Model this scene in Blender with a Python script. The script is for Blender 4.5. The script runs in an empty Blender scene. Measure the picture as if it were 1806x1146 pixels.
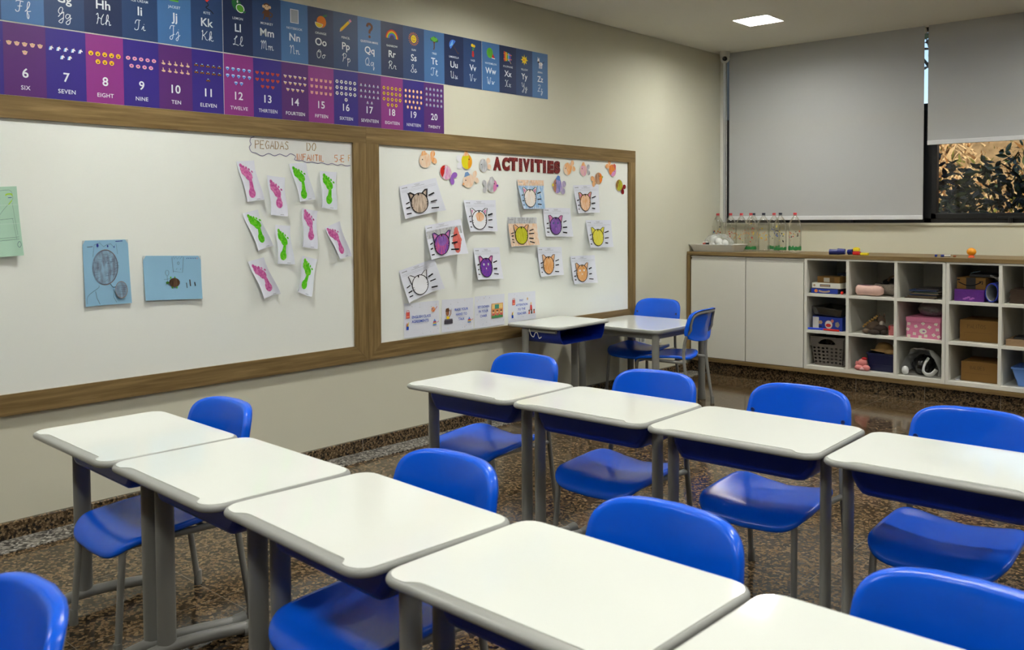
import bpy, bmesh, math, random
from mathutils import Matrix, Vector
random.seed(7)
S = bpy.context.scene
COL = S.collection
PI = math.pi

# ------------------------------------------------------------------ camera, sky, sun, exposure
CAM_Z = 1.3451
cd = bpy.data.cameras.new('camera'); cam = bpy.data.objects.new('camera', cd); COL.objects.link(cam)
cd.sensor_width = 36.0; cd.lens = 31.48; cd.shift_x = -.01262; cd.shift_y = -.07232; cd.clip_start = 0.05; cd.clip_end = 300
cam.matrix_world = Matrix(((0.745889, -0.02092, 0.665742, 0), (0.666047, 0.031826, -0.745231, 0), (-0.005598, 0.999274, 0.037672, CAM_Z), (0, 0, 0, 1)))
cd.dof.use_dof = True; cd.dof.focus_distance = 5.0; cd.dof.aperture_fstop = 5.6
S.camera = cam
S.view_settings.view_transform = 'Standard'; S.view_settings.look = 'None'
S.view_settings.gamma = 1.0; S.view_settings.use_curve_mapping = False
S.view_settings.exposure = 0.5
w = bpy.data.worlds.new('sky'); S.world = w; w.use_nodes = True
wn = w.node_tree.nodes; wl = w.node_tree.links
bg = wn['Background']; sky = wn.new('ShaderNodeTexSky'); sky.sky_type = 'NISHITA'
sky.sun_disc = False; sky.sun_elevation = math.radians(38); sky.sun_rotation = math.radians(200)
bg.inputs['Strength'].default_value = 0.16
wl.new(sky.outputs[0], bg.inputs[0])
sd = bpy.data.lights.new('sun', 'SUN'); sd.energy = 4.0; sd.angle = 0.01; sd.color = (1, .86, .66)
so = bpy.data.objects.new('sun', sd); COL.objects.link(so)
so.location = (3, -4, 8); so.rotation_euler = (math.radians(48), math.radians(14), 0)   # shines over the roof onto the slope behind
LAMP = 84.0            # emission of the ceiling panels

# ------------------------------------------------------------------ helpers
def lin(c):
    return tuple(((v / 255) / 12.92 if v / 255 <= .04045 else ((v / 255 + .055) / 1.055) ** 2.4) for v in c)
MATS = {}
def mat(name, rgb, rough=.5, spec=.5, metal=0, var=.06, scale=14, bump=0, coat=0, alpha=1, sheen=0):
    """a plain surface: base colour with a slight noise variation"""
    if name in MATS: return MATS[name]
    m = bpy.data.materials.new(name); m.use_nodes = True; n = m.node_tree.nodes; l = m.node_tree.links
    b = n['Principled BSDF']; c = lin(rgb)
    tc = n.new('ShaderNodeTexCoord'); nz = n.new('ShaderNodeTexNoise'); nz.inputs['Scale'].default_value = scale; nz.inputs['Detail'].default_value = 4
    l.new(tc.outputs['Object'], nz.inputs['Vector'])
    mx = n.new('ShaderNodeMix'); mx.data_type = 'RGBA'
    mx.inputs[6].default_value = (*[max(0, v * (1 - var)) for v in c], 1); mx.inputs[7].default_value = (*[min(1, v * (1 + var)) for v in c], 1)
    l.new(nz.outputs['Fac'], mx.inputs[0]); l.new(mx.outputs[2], b.inputs['Base Color'])
    b.inputs['Roughness'].default_value = rough; b.inputs['Specular IOR Level'].default_value = spec; b.inputs['Metallic'].default_value = metal
    b.inputs['Coat Weight'].default_value = coat; b.inputs['Coat Roughness'].default_value = .08
    b.inputs['Alpha'].default_value = alpha; b.inputs['Sheen Weight'].default_value = sheen
    if bump:
        bp = n.new('ShaderNodeBump'); bp.inputs['Strength'].default_value = bump; bp.inputs['Distance'].default_value = .002
        l.new(nz.outputs['Fac'], bp.inputs['Height']); l.new(bp.outputs[0], b.inputs['Normal'])
    MATS[name] = m; return m
def nodemat(name):
    m = bpy.data.materials.new(name); m.use_nodes = True; MATS[name] = m
    return m, m.node_tree.nodes, m.node_tree.links, m.node_tree.nodes['Principled BSDF']
def ramp(n, stops):
    r = n.new('ShaderNodeValToRGB'); e = r.color_ramp.elements
    while len(e) < len(stops): e.new(.5)
    for k, (p, c) in zip(e, stops): k.position = p; k.color = (*lin(c), 1)
    return r
def wood(name, axis, dark, light, rough=.42):
    m, n, l, b = nodemat(name)
    tc = n.new('ShaderNodeTexCoord'); mp = n.new('ShaderNodeMapping'); sc = [26, 26, 26]; sc[axis] = 1.3; mp.inputs['Scale'].default_value = sc
    l.new(tc.outputs['Object'], mp.inputs[0])
    a = n.new('ShaderNodeTexNoise'); a.inputs['Scale'].default_value = 1.6; a.inputs['Detail'].default_value = 9; a.inputs['Roughness'].default_value = .62; a.inputs['Distortion'].default_value = .5
    l.new(mp.outputs[0], a.inputs['Vector'])
    r = ramp(n, [(.3, dark), (.5, tuple((x + y) / 2 for x, y in zip(dark, light))), (.7, light)])
    l.new(a.outputs['Fac'], r.inputs[0]); l.new(r.outputs[0], b.inputs['Base Color']); b.inputs['Roughness'].default_value = rough
    b.inputs['Specular IOR Level'].default_value = .3
    return m
def granite(name, tiles=False, grey=False, rough=.1, bump=0, grain=70):
    m, n, l, b = nodemat(name)
    tc = n.new('ShaderNodeTexCoord')
    v = n.new('ShaderNodeTexVoronoi'); v.inputs['Scale'].default_value = 95 if grey else grain; v.inputs['Randomness'].default_value = 1
    nz = n.new('ShaderNodeTexNoise'); nz.inputs['Scale'].default_value = 70; nz.inputs['Detail'].default_value = 5
    ds = n.new('ShaderNodeVectorMath'); ds.operation = 'SCALE'; ds.inputs['Scale'].default_value = .005
    l.new(tc.outputs['Object'], nz.inputs['Vector']); l.new(nz.outputs['Color'], ds.inputs[0])
    ad = n.new('ShaderNodeVectorMath'); l.new(tc.outputs['Object'], ad.inputs[0]); l.new(ds.outputs[0], ad.inputs[1]); l.new(ad.outputs[0], v.inputs['Vector'])
    sp = n.new('ShaderNodeSeparateColor'); l.new(v.outputs['Color'], sp.inputs[0])
    if grey: r = ramp(n, [(0, (28, 26, 24)), (.28, (64, 60, 55)), (.5, (128, 124, 114)), (.8, (168, 163, 152)), (1, (200, 196, 188))])
    else: r = ramp(n, [(0, (30, 25, 19)), (.22, (62, 50, 34)), (.55, (118, 95, 66)), (1, (152, 128, 94))])
    l.new(sp.outputs[0], r.inputs[0])
    if not grey:   # dark matrix between the brown grains
        ve = n.new('ShaderNodeTexVoronoi'); ve.feature = 'DISTANCE_TO_EDGE'; ve.inputs['Scale'].default_value = v.inputs['Scale'].default_value; l.new(ad.outputs[0], ve.inputs['Vector'])
        er = n.new('ShaderNodeValToRGB'); er.color_ramp.elements[0].position = .0; er.color_ramp.elements[1].position = .10; er.color_ramp.elements[0].color = (.2, .2, .2, 1)
        l.new(ve.outputs['Distance'], er.inputs[0]); em = n.new('ShaderNodeMix'); em.data_type = 'RGBA'; em.blend_type = 'MULTIPLY'; em.inputs[0].default_value = 1
        l.new(r.outputs[0], em.inputs[6]); l.new(er.outputs[0], em.inputs[7]); r = em; r_out = em.outputs[2]
    else: r_out = r.outputs[0]
    n2 = n.new('ShaderNodeTexNoise'); n2.inputs['Scale'].default_value = 160; n2.inputs['Detail'].default_value = 3; l.new(tc.outputs['Object'], n2.inputs['Vector'])
    mul = n.new('ShaderNodeMix'); mul.data_type = 'RGBA'; mul.blend_type = 'MULTIPLY'; mul.inputs[0].default_value = .55
    l.new(r_out, mul.inputs[6]); l.new(n2.outputs['Fac'], mul.inputs[7])
    out = mul.outputs[2]
    if tiles:
        sx = n.new('ShaderNodeSeparateXYZ'); l.new(tc.outputs['Object'], sx.inputs[0]); hit = []
        for ax, o in ((0, -2.904), (1, 1.62)):
            a = n.new('ShaderNodeMath'); a.operation = 'SUBTRACT'; a.inputs[1].default_value = o - 40 * .504 - .0012; l.new(sx.outputs[ax], a.inputs[0])
            q = n.new('ShaderNodeMath'); q.operation = 'MODULO'; q.inputs[1].default_value = .504; l.new(a.outputs[0], q.inputs[0])
            c = n.new('ShaderNodeMath'); c.operation = 'LESS_THAN'; c.inputs[1].default_value = .002; l.new(q.outputs[0], c.inputs[0]); hit.append(c)
        mxm = n.new('ShaderNodeMath'); mxm.operation = 'MAXIMUM'; l.new(hit[0].outputs[0], mxm.inputs[0]); l.new(hit[1].outputs[0], mxm.inputs[1])
        j = n.new('ShaderNodeMix'); j.data_type = 'RGBA'; l.new(mxm.outputs[0], j.inputs[0]); l.new(out, j.inputs[6]); j.inputs[7].default_value = (*lin((136, 128, 114)), 1)
        out = j.outputs[2]
    l.new(out, b.inputs['Base Color']); b.inputs['Roughness'].default_value = rough; b.inputs['Specular IOR Level'].default_value = .45
    if bump:
        bp = n.new('ShaderNodeBump'); bp.inputs['Strength'].default_value = bump; bp.inputs['Distance'].default_value = .004; l.new(v.outputs['Distance'], bp.inputs['Height']); l.new(bp.outputs[0], b.inputs['Normal'])
    return m
def emit(name, rgb, strength):
    m, n, l, b = nodemat(name)
    b.inputs['Base Color'].default_value = (.8, .8, .8, 1); b.inputs['Emission Color'].default_value = (*rgb, 1); b.inputs['Emission Strength'].default_value = strength
    return m
def clear(name, tint=(255, 255, 255), refl=.06, rough=.02, haze=0.0, hazecol=(220, 222, 220)):
    """thin clear film / glass: see-through with a facing-dependent gloss and some haze"""
    m, n, l, b = nodemat(name); n.remove(b); o = n['Material Output']
    t = n.new('ShaderNodeBsdfTransparent'); t.inputs[0].default_value = (*lin(tint), 1)
    g = n.new('ShaderNodeBsdfGlossy'); g.inputs['Roughness'].default_value = rough; g.inputs['Color'].default_value = (1, 1, 1, 1)
    lw = n.new('ShaderNodeLayerWeight'); lw.inputs['Blend'].default_value = .25
    ma = n.new('ShaderNodeMath'); ma.operation = 'MULTIPLY_ADD'; ma.inputs[1].default_value = .55; ma.inputs[2].default_value = refl; l.new(lw.outputs['Fresnel'], ma.inputs[0]); ma.use_clamp = True
    ms = n.new('ShaderNodeMixShader'); l.new(ma.outputs[0], ms.inputs[0]); l.new(t.outputs[0], ms.inputs[1]); l.new(g.outputs[0], ms.inputs[2]); last = ms
    if haze:
        d = n.new('ShaderNodeBsdfDiffuse'); d.inputs[0].default_value = (*lin(hazecol), 1)
        nz = n.new('ShaderNodeTexNoise'); nz.inputs['Scale'].default_value = 18; nz.inputs['Detail'].default_value = 5
        tc = n.new('ShaderNodeTexCoord'); l.new(tc.outputs['Object'], nz.inputs['Vector'])
        hm = n.new('ShaderNodeMath'); hm.operation = 'MULTIPLY'; hm.inputs[1].default_value = 2 * haze; hm.use_clamp = True; l.new(nz.outputs['Fac'], hm.inputs[0])
        m2 = n.new('ShaderNodeMixShader'); l.new(hm.outputs[0], m2.inputs[0]); l.new(ms.outputs[0], m2.inputs[1]); l.new(d.outputs[0], m2.inputs[2]); last = m2
    l.new(last.outputs[0], o.inputs['Surface']); return m

class MB:
    """collects faces with material slots; build() links them as ONE mesh object"""
    def __init__(s): s.v = []; s.f = []; s.m = []; s.sm = []; s.mats = []
    def mi(s, m):
        if m not in s.mats: s.mats.append(m)
        return s.mats.index(m)
    def add(s, verts, faces, m, smooth=False, M=None):
        o = len(s.v); i = s.mi(m)
        s.v += [tuple(M @ Vector(p)) if M else tuple(p) for p in verts]
        for f in faces: s.f.append([o + k for k in f]); s.m.append(i); s.sm.append(smooth)
        return s
    def box(s, a, b, m, bev=0, M=None, seg=2):
        bm = bmesh.new(); bmesh.ops.create_cube(bm, size=1)
        for v in bm.verts: v.co = Vector([a[k] + (b[k] - a[k]) * (v.co[k] + .5) for k in range(3)])
        if bev: bmesh.ops.bevel(bm, geom=bm.edges[:], offset=bev, segments=seg, profile=.5, affect='EDGES')
        bm.verts.index_update(); s.add([v.co for v in bm.verts], [[v.index for v in f.verts] for f in bm.faces], m, False, M); bm.free(); return s
    def loft(s, rings, m, cap0=True, cap1=True, smooth=True, M=None, closed=True):
        n = len(rings[0]); V = [p for r in rings for p in r]; F = []
        for i in range(len(rings) - 1):
            for j in range(n if closed else n - 1):
                k = (j + 1) % n; F.append([i * n + j, i * n + k, (i + 1) * n + k, (i + 1) * n + j])
        s.add(V, F, m, smooth, M)
        if cap0: s.add(rings[0], [list(range(n))[::-1]], m, False, M)
        if cap1: s.add(rings[-1], [list(range(n))], m, False, M)
        return s
    def tube(s, pts, r, m, n=10, smooth=4, M=None, cap=True, flat=None):
        P = spline(pts, smooth) if smooth > 1 and len(pts) > 2 else [Vector(p) for p in pts]
        R = r if callable(r) else (lambda t: r); rings = []; up = Vector((0, 0, 1)); prev = None
        for i, p in enumerate(P):
            d = (P[min(i + 1, len(P) - 1)] - P[max(i - 1, 0)]).normalized()
            if prev is None:
                a = d.cross(up)
                if a.length < 1e-3: a = d.cross(Vector((0, 1, 0)))
                a.normalize()
            else:
                a = prev - d * prev.dot(d); a.normalize()
            prev = a; bb = d.cross(a); rr = R(i / (len(P) - 1))
            rings.append([p + (a * math.cos(t) + bb * math.sin(t) * (flat or 1)) * rr for t in [2 * PI * k / n for k in range(n)]])
        return s.loft(rings, m, cap, cap, True, M)
    def lathe(s, prof, m, n=20, M=None, cap0=True, cap1=True):
        rings = [[(r * math.cos(2 * PI * k / n), r * math.sin(2 * PI * k / n), z) for k in range(n)] for r, z in prof]
        return s.loft(rings, m, cap0, cap1, True, M)
    def ball(s, c, r, m, n=14, k=9, M=None):
        r = r if isinstance(r, (tuple, list)) else (r, r, r)
        rings = [[(c[0] + r[0] * math.sin(a) * math.cos(t), c[1] + r[1] * math.sin(a) * math.sin(t), c[2] - r[2] * math.cos(a)) for t in [2 * PI * j / n for j in range(n)]] for a in [PI * (i + .02) / (k + .04) for i in range(k + 1)]]
        return s.loft(rings, m, True, True, True, M)
    def build(s, name, parent=None, loc=None, rot=None):
        me = bpy.data.meshes.new(name); me.from_pydata(s.v, [], s.f)
        for m in s.mats: me.materials.append(m)
        me.polygons.foreach_set('material_index', s.m); me.polygons.foreach_set('use_smooth', s.sm); me.update()
        o = bpy.data.objects.new(name, me); COL.objects.link(o)
        if parent: o.parent = parent
        if loc is not None: o.location = loc
        if rot is not None: o.rotation_euler = rot
        return o
def spline(pts, k=4, closed=False):
    P = [Vector(p) for p in pts]; out = []; n = len(P)
    for i in range(n if closed else n - 1):
        p0, p1, p2, p3 = (P[(i - 1) % n], P[i], P[(i + 1) % n], P[(i + 2) % n]) if closed else (P[max(i - 1, 0)], P[i], P[i + 1], P[min(i + 2, n - 1)])
        for j in range(k):
            t = j / k
            out.append(.5 * ((2 * p1) + (p2 - p0) * t + (2 * p0 - 5 * p1 + 4 * p2 - p3) * t * t + (3 * p1 - p0 - 3 * p2 + p3) * t ** 3))
    if not closed: out.append(P[-1])
    return out
def tag(o, label, cat, group=None, kind=None):
    o['label'] = label; o['category'] = cat
    if group: o['group'] = group
    if kind: o['kind'] = kind
    return o
def structure(o, label=None, cat=None):
    o['kind'] = 'structure'
    if label: o['label'] = label
    o['category'] = cat or o.name.split('_')[0].split('.')[0]; return o
def empty(name, label, cat, loc=(0, 0, 0), rz=0, group=None):
    o = bpy.data.objects.new(name, None); COL.objects.link(o); o.location = loc; o.rotation_euler = (0, 0, rz); o.empty_display_size = .05
    return tag(o, label, cat, group)
def dup(o, loc=None, rz=None, label=None, group=None, parent=None):
    c = o.copy(); COL.objects.link(c)
    if parent: c.parent = parent
    if loc is not None: c.location = loc
    if rz is not None: c.rotation_euler = (0, 0, rz)
    if label: c['label'] = label
    if group: c['group'] = group
    for ch in list(o.children): dup(ch, parent=c)
    return c

# ------------------------------------------------------------------ materials of the room
M_wall = mat('wall_paint', (210, 208, 188), .75, .2, var=.02, scale=3, bump=.05)
M_wall2 = mat('taupe_wall_paint', (120, 116, 106), .8, .2, var=.03, scale=3)  # dark tone made up for the unseen walls, to cut bounce light
M_ceil = mat('ceiling_paint', (214, 212, 200), .8, .2, var=.015, scale=3)
M_floor = granite('granite_tiles', tiles=True, rough=.1, grain=82)
M_base = granite('granite_skirting', rough=.2, grain=105)
M_strip = granite('rough_grey_granite', grey=True, rough=.6, bump=.5)
WD, WL = (99, 79, 46), (148, 125, 83)
M_woody = wood('oak_laminate_along_y', 1, WD, WL); M_woodz = wood('oak_laminate_along_z', 2, WD, WL); M_woodx = wood('oak_laminate_along_x', 0, WD, WL)
M_white = mat('white_laminate', (226, 225, 215), .35, .4, var=.015)
M_board = mat('whiteboard_gloss', (242, 246, 239), .16, .45, var=.012, scale=2)
M_black = mat('black_aluminium', (18, 18, 18), .35)
M_dark = mat('dark_gap', (10, 10, 10), .9)
M_grout = mat('grout_line', (138, 128, 110), .8)
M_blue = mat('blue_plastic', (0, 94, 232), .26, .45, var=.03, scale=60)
M_grey = mat('grey_painted_steel', (134, 134, 128), .34, .5, var=.03, scale=20)
M_rim = mat('grey_plastic_rim', (152, 154, 148), .35, .45, var=.02)
M_top = mat('white_desk_laminate', (230, 234, 226), .06, .5, var=.01, scale=4)
M_rubber = mat('grey_rubber', (120, 120, 114), .55)
M_paper = mat('white_paper', (228, 232, 242), .8, .2, var=.015, scale=30)
M_print = mat('pencil_grey', (96, 98, 104), .9, .1)
M_ink = mat('black_ink', (24, 24, 28), .8, .2)

# ------------------------------------------------------------------ the room
XL, YBK, ZC, XR, YF = -4.124, 7.3205, 2.802, 3.6, -3.2
def bx(name, a, b, m, bev=0): return MB().box(a, b, m, bev).build(name)
structure(bx('floor', (XL - .2, YF - .2, -.12), (XR + .2, YBK + .2, 0), M_floor), 'polished brown granite tile floor', 'floor')
structure(bx('trim_1', (XL + .02, YF, 0), (XL + .185, 6.76, .004), M_strip), 'rough grey granite strip along the left wall', 'floor strip')
structure(bx('wall_left', (XL - .2, YF - .2, 0), (XL, YBK + .03, 3.0), M_wall), 'cream painted wall with the whiteboards', 'wall')
structure(bx('wall_right', (XR, YF - .2, 0), (XR + .2, YBK + .2, 3.0), M_wall2), 'unseen wall on the right, toned taupe to cut bounce light', 'wall')
structure(bx('wall_front', (XL, YF - .2, 0), (XR, YF, 3.0), M_wall2), 'unseen wall behind the camera, toned taupe to cut bounce light', 'wall')
wb = MB().box((XL - .2, YBK + .03, 0), (XR, YBK + .2, 1.2825), M_wall).box((XL, YBK, 0), (XR, YBK + .03, 1.2825), M_wall).box((XL - .2, YBK + .03, 2.805), (XR, YBK + .2, 3.0), M_wall).box((XL, YBK - .012, 1.262), (XR, YBK, 1.2825), M_wall, .003)
structure(wb.build('wall_back'), 'cream wall below the window', 'wall')
LX, LY = (-3.195, -.95, 1.3), (6.21, 4.0, 1.79, -.42)     # ceiling panels sit in square openings
ce = MB().box((XL - .2, YF - .2, 3.0), (XR + .2, YBK + .2, 3.1), M_ceil)
xs = [XL + .014] + [v for q in LX for v in (q - .14, q + .14)] + [XR]; ys = [YF] + [v for q in sorted(LY) for v in (q - .14, q + .14)] + [YBK]
for i in range(len(xs) - 1):
    for j in range(len(ys) - 1):
        if not (i % 2 and j % 2): ce.box((xs[i], ys[j], ZC), (xs[i + 1], ys[j + 1], ZC + .06), M_ceil)
structure(ce.build('ceiling'), 'plain pale ceiling with a shadow gap along the wall', 'ceiling')
bl = MB().box((XL, YF, 0), (XL + .026, YBK, .074), M_base, .004)
y = YF + .33
while y < 6.7: bl.box((XL + .0255, y, .003), (XL + .0268, y + .003, .073), M_grout); y += .504
structure(bl.build('baseboard_left'), 'dark brown granite skirting along the left wall', 'baseboard')
bk = MB().box((XL + .03, 6.765, 0), (XR, 6.80, .103), M_base)
x = -2.904 + .25
while x < 0: bk.box((x, 6.7642, 0), (x + .003, 6.766, .104), M_grout); x += .504
structure(bk.build('baseboard_back'), 'dark brown granite plinth under the storage cabinets', 'baseboard')

# window along the whole back wall
wf = MB()
zb, zt, zm = 1.2825, 2.805, 2.165
yf0, yf1 = YBK + .02, YBK + .075
wf.box((XL, yf0, zb), (XR, yf1, zb + .035), M_black).box((XL, yf0, zt - .03), (XR, yf1, zt), M_black).box((XL, yf0, zm), (XR, yf1, zm + .05), M_black)
wf.box((XL + .03, yf0, zb), (XL + .07, yf1, zm), M_black).box((XL + .03, yf0, zm), (XL + .042, yf1, zt), M_black)
mull = [-2.35 + 1.19 * k for k in range(-1, 5)]
for xm in mull:
    if XL + .1 < xm < XR - .1:
        wf.box((xm, yf0, zb), (xm + .052, yf1, zm), M_black)
wo = wf.build('window_1'); structure(wo, 'black framed window along the back wall', 'window')
M_glass = clear('window_glass', (248, 250, 252), refl=.03)
for k, xm in enumerate(mull):
    a, b = max(xm + .052, XL + .07), min(xm + 1.19, XR)
    if b - a < .1 or a > XR: continue
    sash = MB()   # opening sash inside the lower field
    for q in (((a, yf0 - .012, zb + .03), (a + .042, yf1 - .01, zm)), ((b - .042, yf0 - .012, zb + .03), (b, yf1 - .01, zm)), ((a, yf0 - .012, zb + .03), (b, yf1 - .01, zb + .075)), ((a, yf0 - .012, zm - .045), (b, yf1 - .01, zm))):
        sash.box(q[0], q[1], M_black, .004)
    sa = sash.build('sash', wo)
    MB().box((a + .04, YBK + .045, zb + .07), (b - .04, YBK + .049, zm - .04), M_glass).build('glass_pane', sa)
    h = MB().box(((a + b) / 2 - .09, yf0 - .02, zb + .028), ((a + b) / 2 + .09, yf0 - .01, zb + .05), M_black, .003)
    h.box(((a + b) / 2 - .012, yf0 - .05, zb - .0), ((a + b) / 2 + .014, yf0 - .012, zb + .04), M_black, .004); h.build('latch', sa)
MB().box((XL + .04, YBK + .045, zm + .05), (XR, YBK + .049, zt - .03), M_glass).build('glass_pane', wo)
structure(MB().box((XL + .002, YBK - .03, 1.286), (XL + .034, YBK + .02, 2.802), M_white).build('trim_2'), 'narrow pale upright strip in the window corner', 'trim')

# roller blinds
def fabric():
    m, n, l, b = nodemat('grey_blind_fabric'); o = n['Material Output']
    b.inputs['Base Color'].default_value = (*lin((178, 179, 177)), 1); b.inputs['Roughness'].default_value = .8; b.inputs['Specular IOR Level'].default_value = .2
    tc = n.new('ShaderNodeTexCoord'); nz = n.new('ShaderNodeTexNoise'); nz.inputs['Scale'].default_value = 320; l.new(tc.outputs['Object'], nz.inputs['Vector'])
    bp = n.new('ShaderNodeBump'); bp.inputs['Strength'].default_value = .15; bp.inputs['Distance'].default_value = .001; l.new(nz.outputs['Fac'], bp.inputs['Height']); l.new(bp.outputs[0], b.inputs['Normal'])
    t = n.new('ShaderNodeBsdfTranslucent'); t.inputs[0].default_value = (.08, .09, .11, 1)
    ms = n.new('ShaderNodeAddShader'); l.new(b.outputs[0], ms.inputs[0]); l.new(t.outputs[0], ms.inputs[1]); l.new(ms.outputs[0], o.inputs['Surface'])
    return m
M_blind = fabric(); M_bar = mat('white_bar', (222, 224, 226), .4)
def blind(x0, x1, z0, label, cordx):
    t = empty('roller_blind', label, 'blind', ((x0 + x1) / 2, 7.261, z0), group='grey roller blinds over the window')
    wd = (x1 - x0) / 2; H = 2.802 - z0
    nx = 10; V = []; F = []
    for i in range(nx + 1):
        for j in range(7):
            xx = -wd + 2 * wd * i / nx; zz = .03 + (H - .03) * j / 6
            V.append((xx, .003 * math.sin(i * .9) * (1 - j / 6), zz))
    for i in range(nx):
        for j in range(6): a = i * 7 + j; F.append([a, a + 7, a + 8, a + 1])
    MB().add(V, F, M_blind, True).build('fabric', t)
    MB().box((-wd, -.009, 0), (wd, .009, .034), M_bar, .004).build('bottom_bar', t)
    MB().tube([(-wd, .03, H - .03), (wd, .03, H - .03)], .022, M_white, smooth=1).build('roller', t)
    if cordx is not None:
        c = MB(); c.tube([(cordx, .0, H), (cordx, .0, -.05)], .0022, M_white, 6, 1); c.tube([(cordx - .022, .0, H), (cordx - .022, 0, -.05)], .0022, M_white, 6, 1)
        c.tube([(cordx, 0, -.05), (cordx - .011, 0, -.065), (cordx - .022, 0, -.05)], .0022, M_white, 6, 3); c.build('pull_cord', t)
    return t
blind(-4.014, -2.335, 1.308, 'wide grey roller blind pulled right down behind the plastic bottles', -.865)
blind(-2.306, -.64, 1.884, 'grey roller blind half raised above the open view of the bushes', None)
blind(-.61, 1.07, 1.89, 'grey roller blind half raised, second from the right wall', None)
blind(1.10, 3.5, 1.9, 'grey roller blind half raised, beside the right wall', None)

# ceiling panels
M_lamp = emit('lit_panel', (1, .985, .935), LAMP)
M_lampframe = mat('lamp_rim', (190, 188, 178), .5)
def ceiling_light(loc, label):
    t = empty('ceiling_light', label, 'ceiling light', loc, 0, 'square ceiling panels'); s_ = .14
    f = MB(); T_ = .003; h_ = .058
    for a, b in (((-s_, -s_, 0), (s_, -s_ + T_, h_)), ((-s_, s_ - T_, 0), (s_, s_, h_)), ((-s_, -s_ + T_, 0), (-s_ + T_, s_ - T_, h_)), ((s_ - T_, -s_ + T_, 0), (s_, s_ - T_, h_))): f.box(a, b, M_lampframe)
    f.build('frame', t)
    MB().box((-s_ + T_, -s_ + T_, .046), (s_ - T_, s_ - T_, .056), M_lamp).build('diffuser', t)
    return t
proto = ceiling_light((-3.195, 6.21, ZC), 'square lit ceiling panel near the camera corner by the blinds')
for i, lx in enumerate(LX):
    for j, ly in enumerate(LY):
        if i or j: dup(proto, (lx, ly, ZC), 0, 'square lit ceiling panel above the desks')

# security camera in the corner
t = empty('security_camera', 'small white dome security camera under the ceiling in the corner', 'camera', (-4.01, 7.17, ZC))
MB().lathe([(.045, 0), (.045, -.035), (.04, -.045)], M_white, 20).build('mount', t)
q = MB(); q.ball((0, 0, -.058), .042, M_white, 18, 12); q.build('body', t)
dv = (Vector((0, 0, CAM_Z)) - Vector((-4.01, 7.17, ZC - .058))).normalized()
Mr = dv.to_track_quat('Z', 'Y').to_matrix().to_4x4(); Mr.translation = Vector((0, 0, -.060)) + dv * .03
MB().lathe([(.021, 0), (.021, .014), (.017, .016), (.0, .0165)], mat('lens_black', (6, 6, 6), .1), 18, Mr, cap1=False).build('lens', t)

# wall sockets under the board
so_ = mat('socket_white', (226, 226, 218), .4)
for (yy, zz), ww, lb in (((6.036,0.345), .075, 'square white wall socket under the table, nearer the whiteboard'), ((6.251,0.327), .115, 'long white wall socket under the table, nearer the corner')):
    t = MB().box((XL, yy - ww / 2, zz - .038), (XL + .012, yy + ww / 2, zz + .038), so_, .006).build('wall_socket'); tag(t, lb, 'socket', 'wall sockets')
    MB().box((XL + .012, yy - ww / 4, zz - .016), (XL + .0145, yy + ww / 4, zz + .016), M_rim, .001).build('rocker', t)

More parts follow.
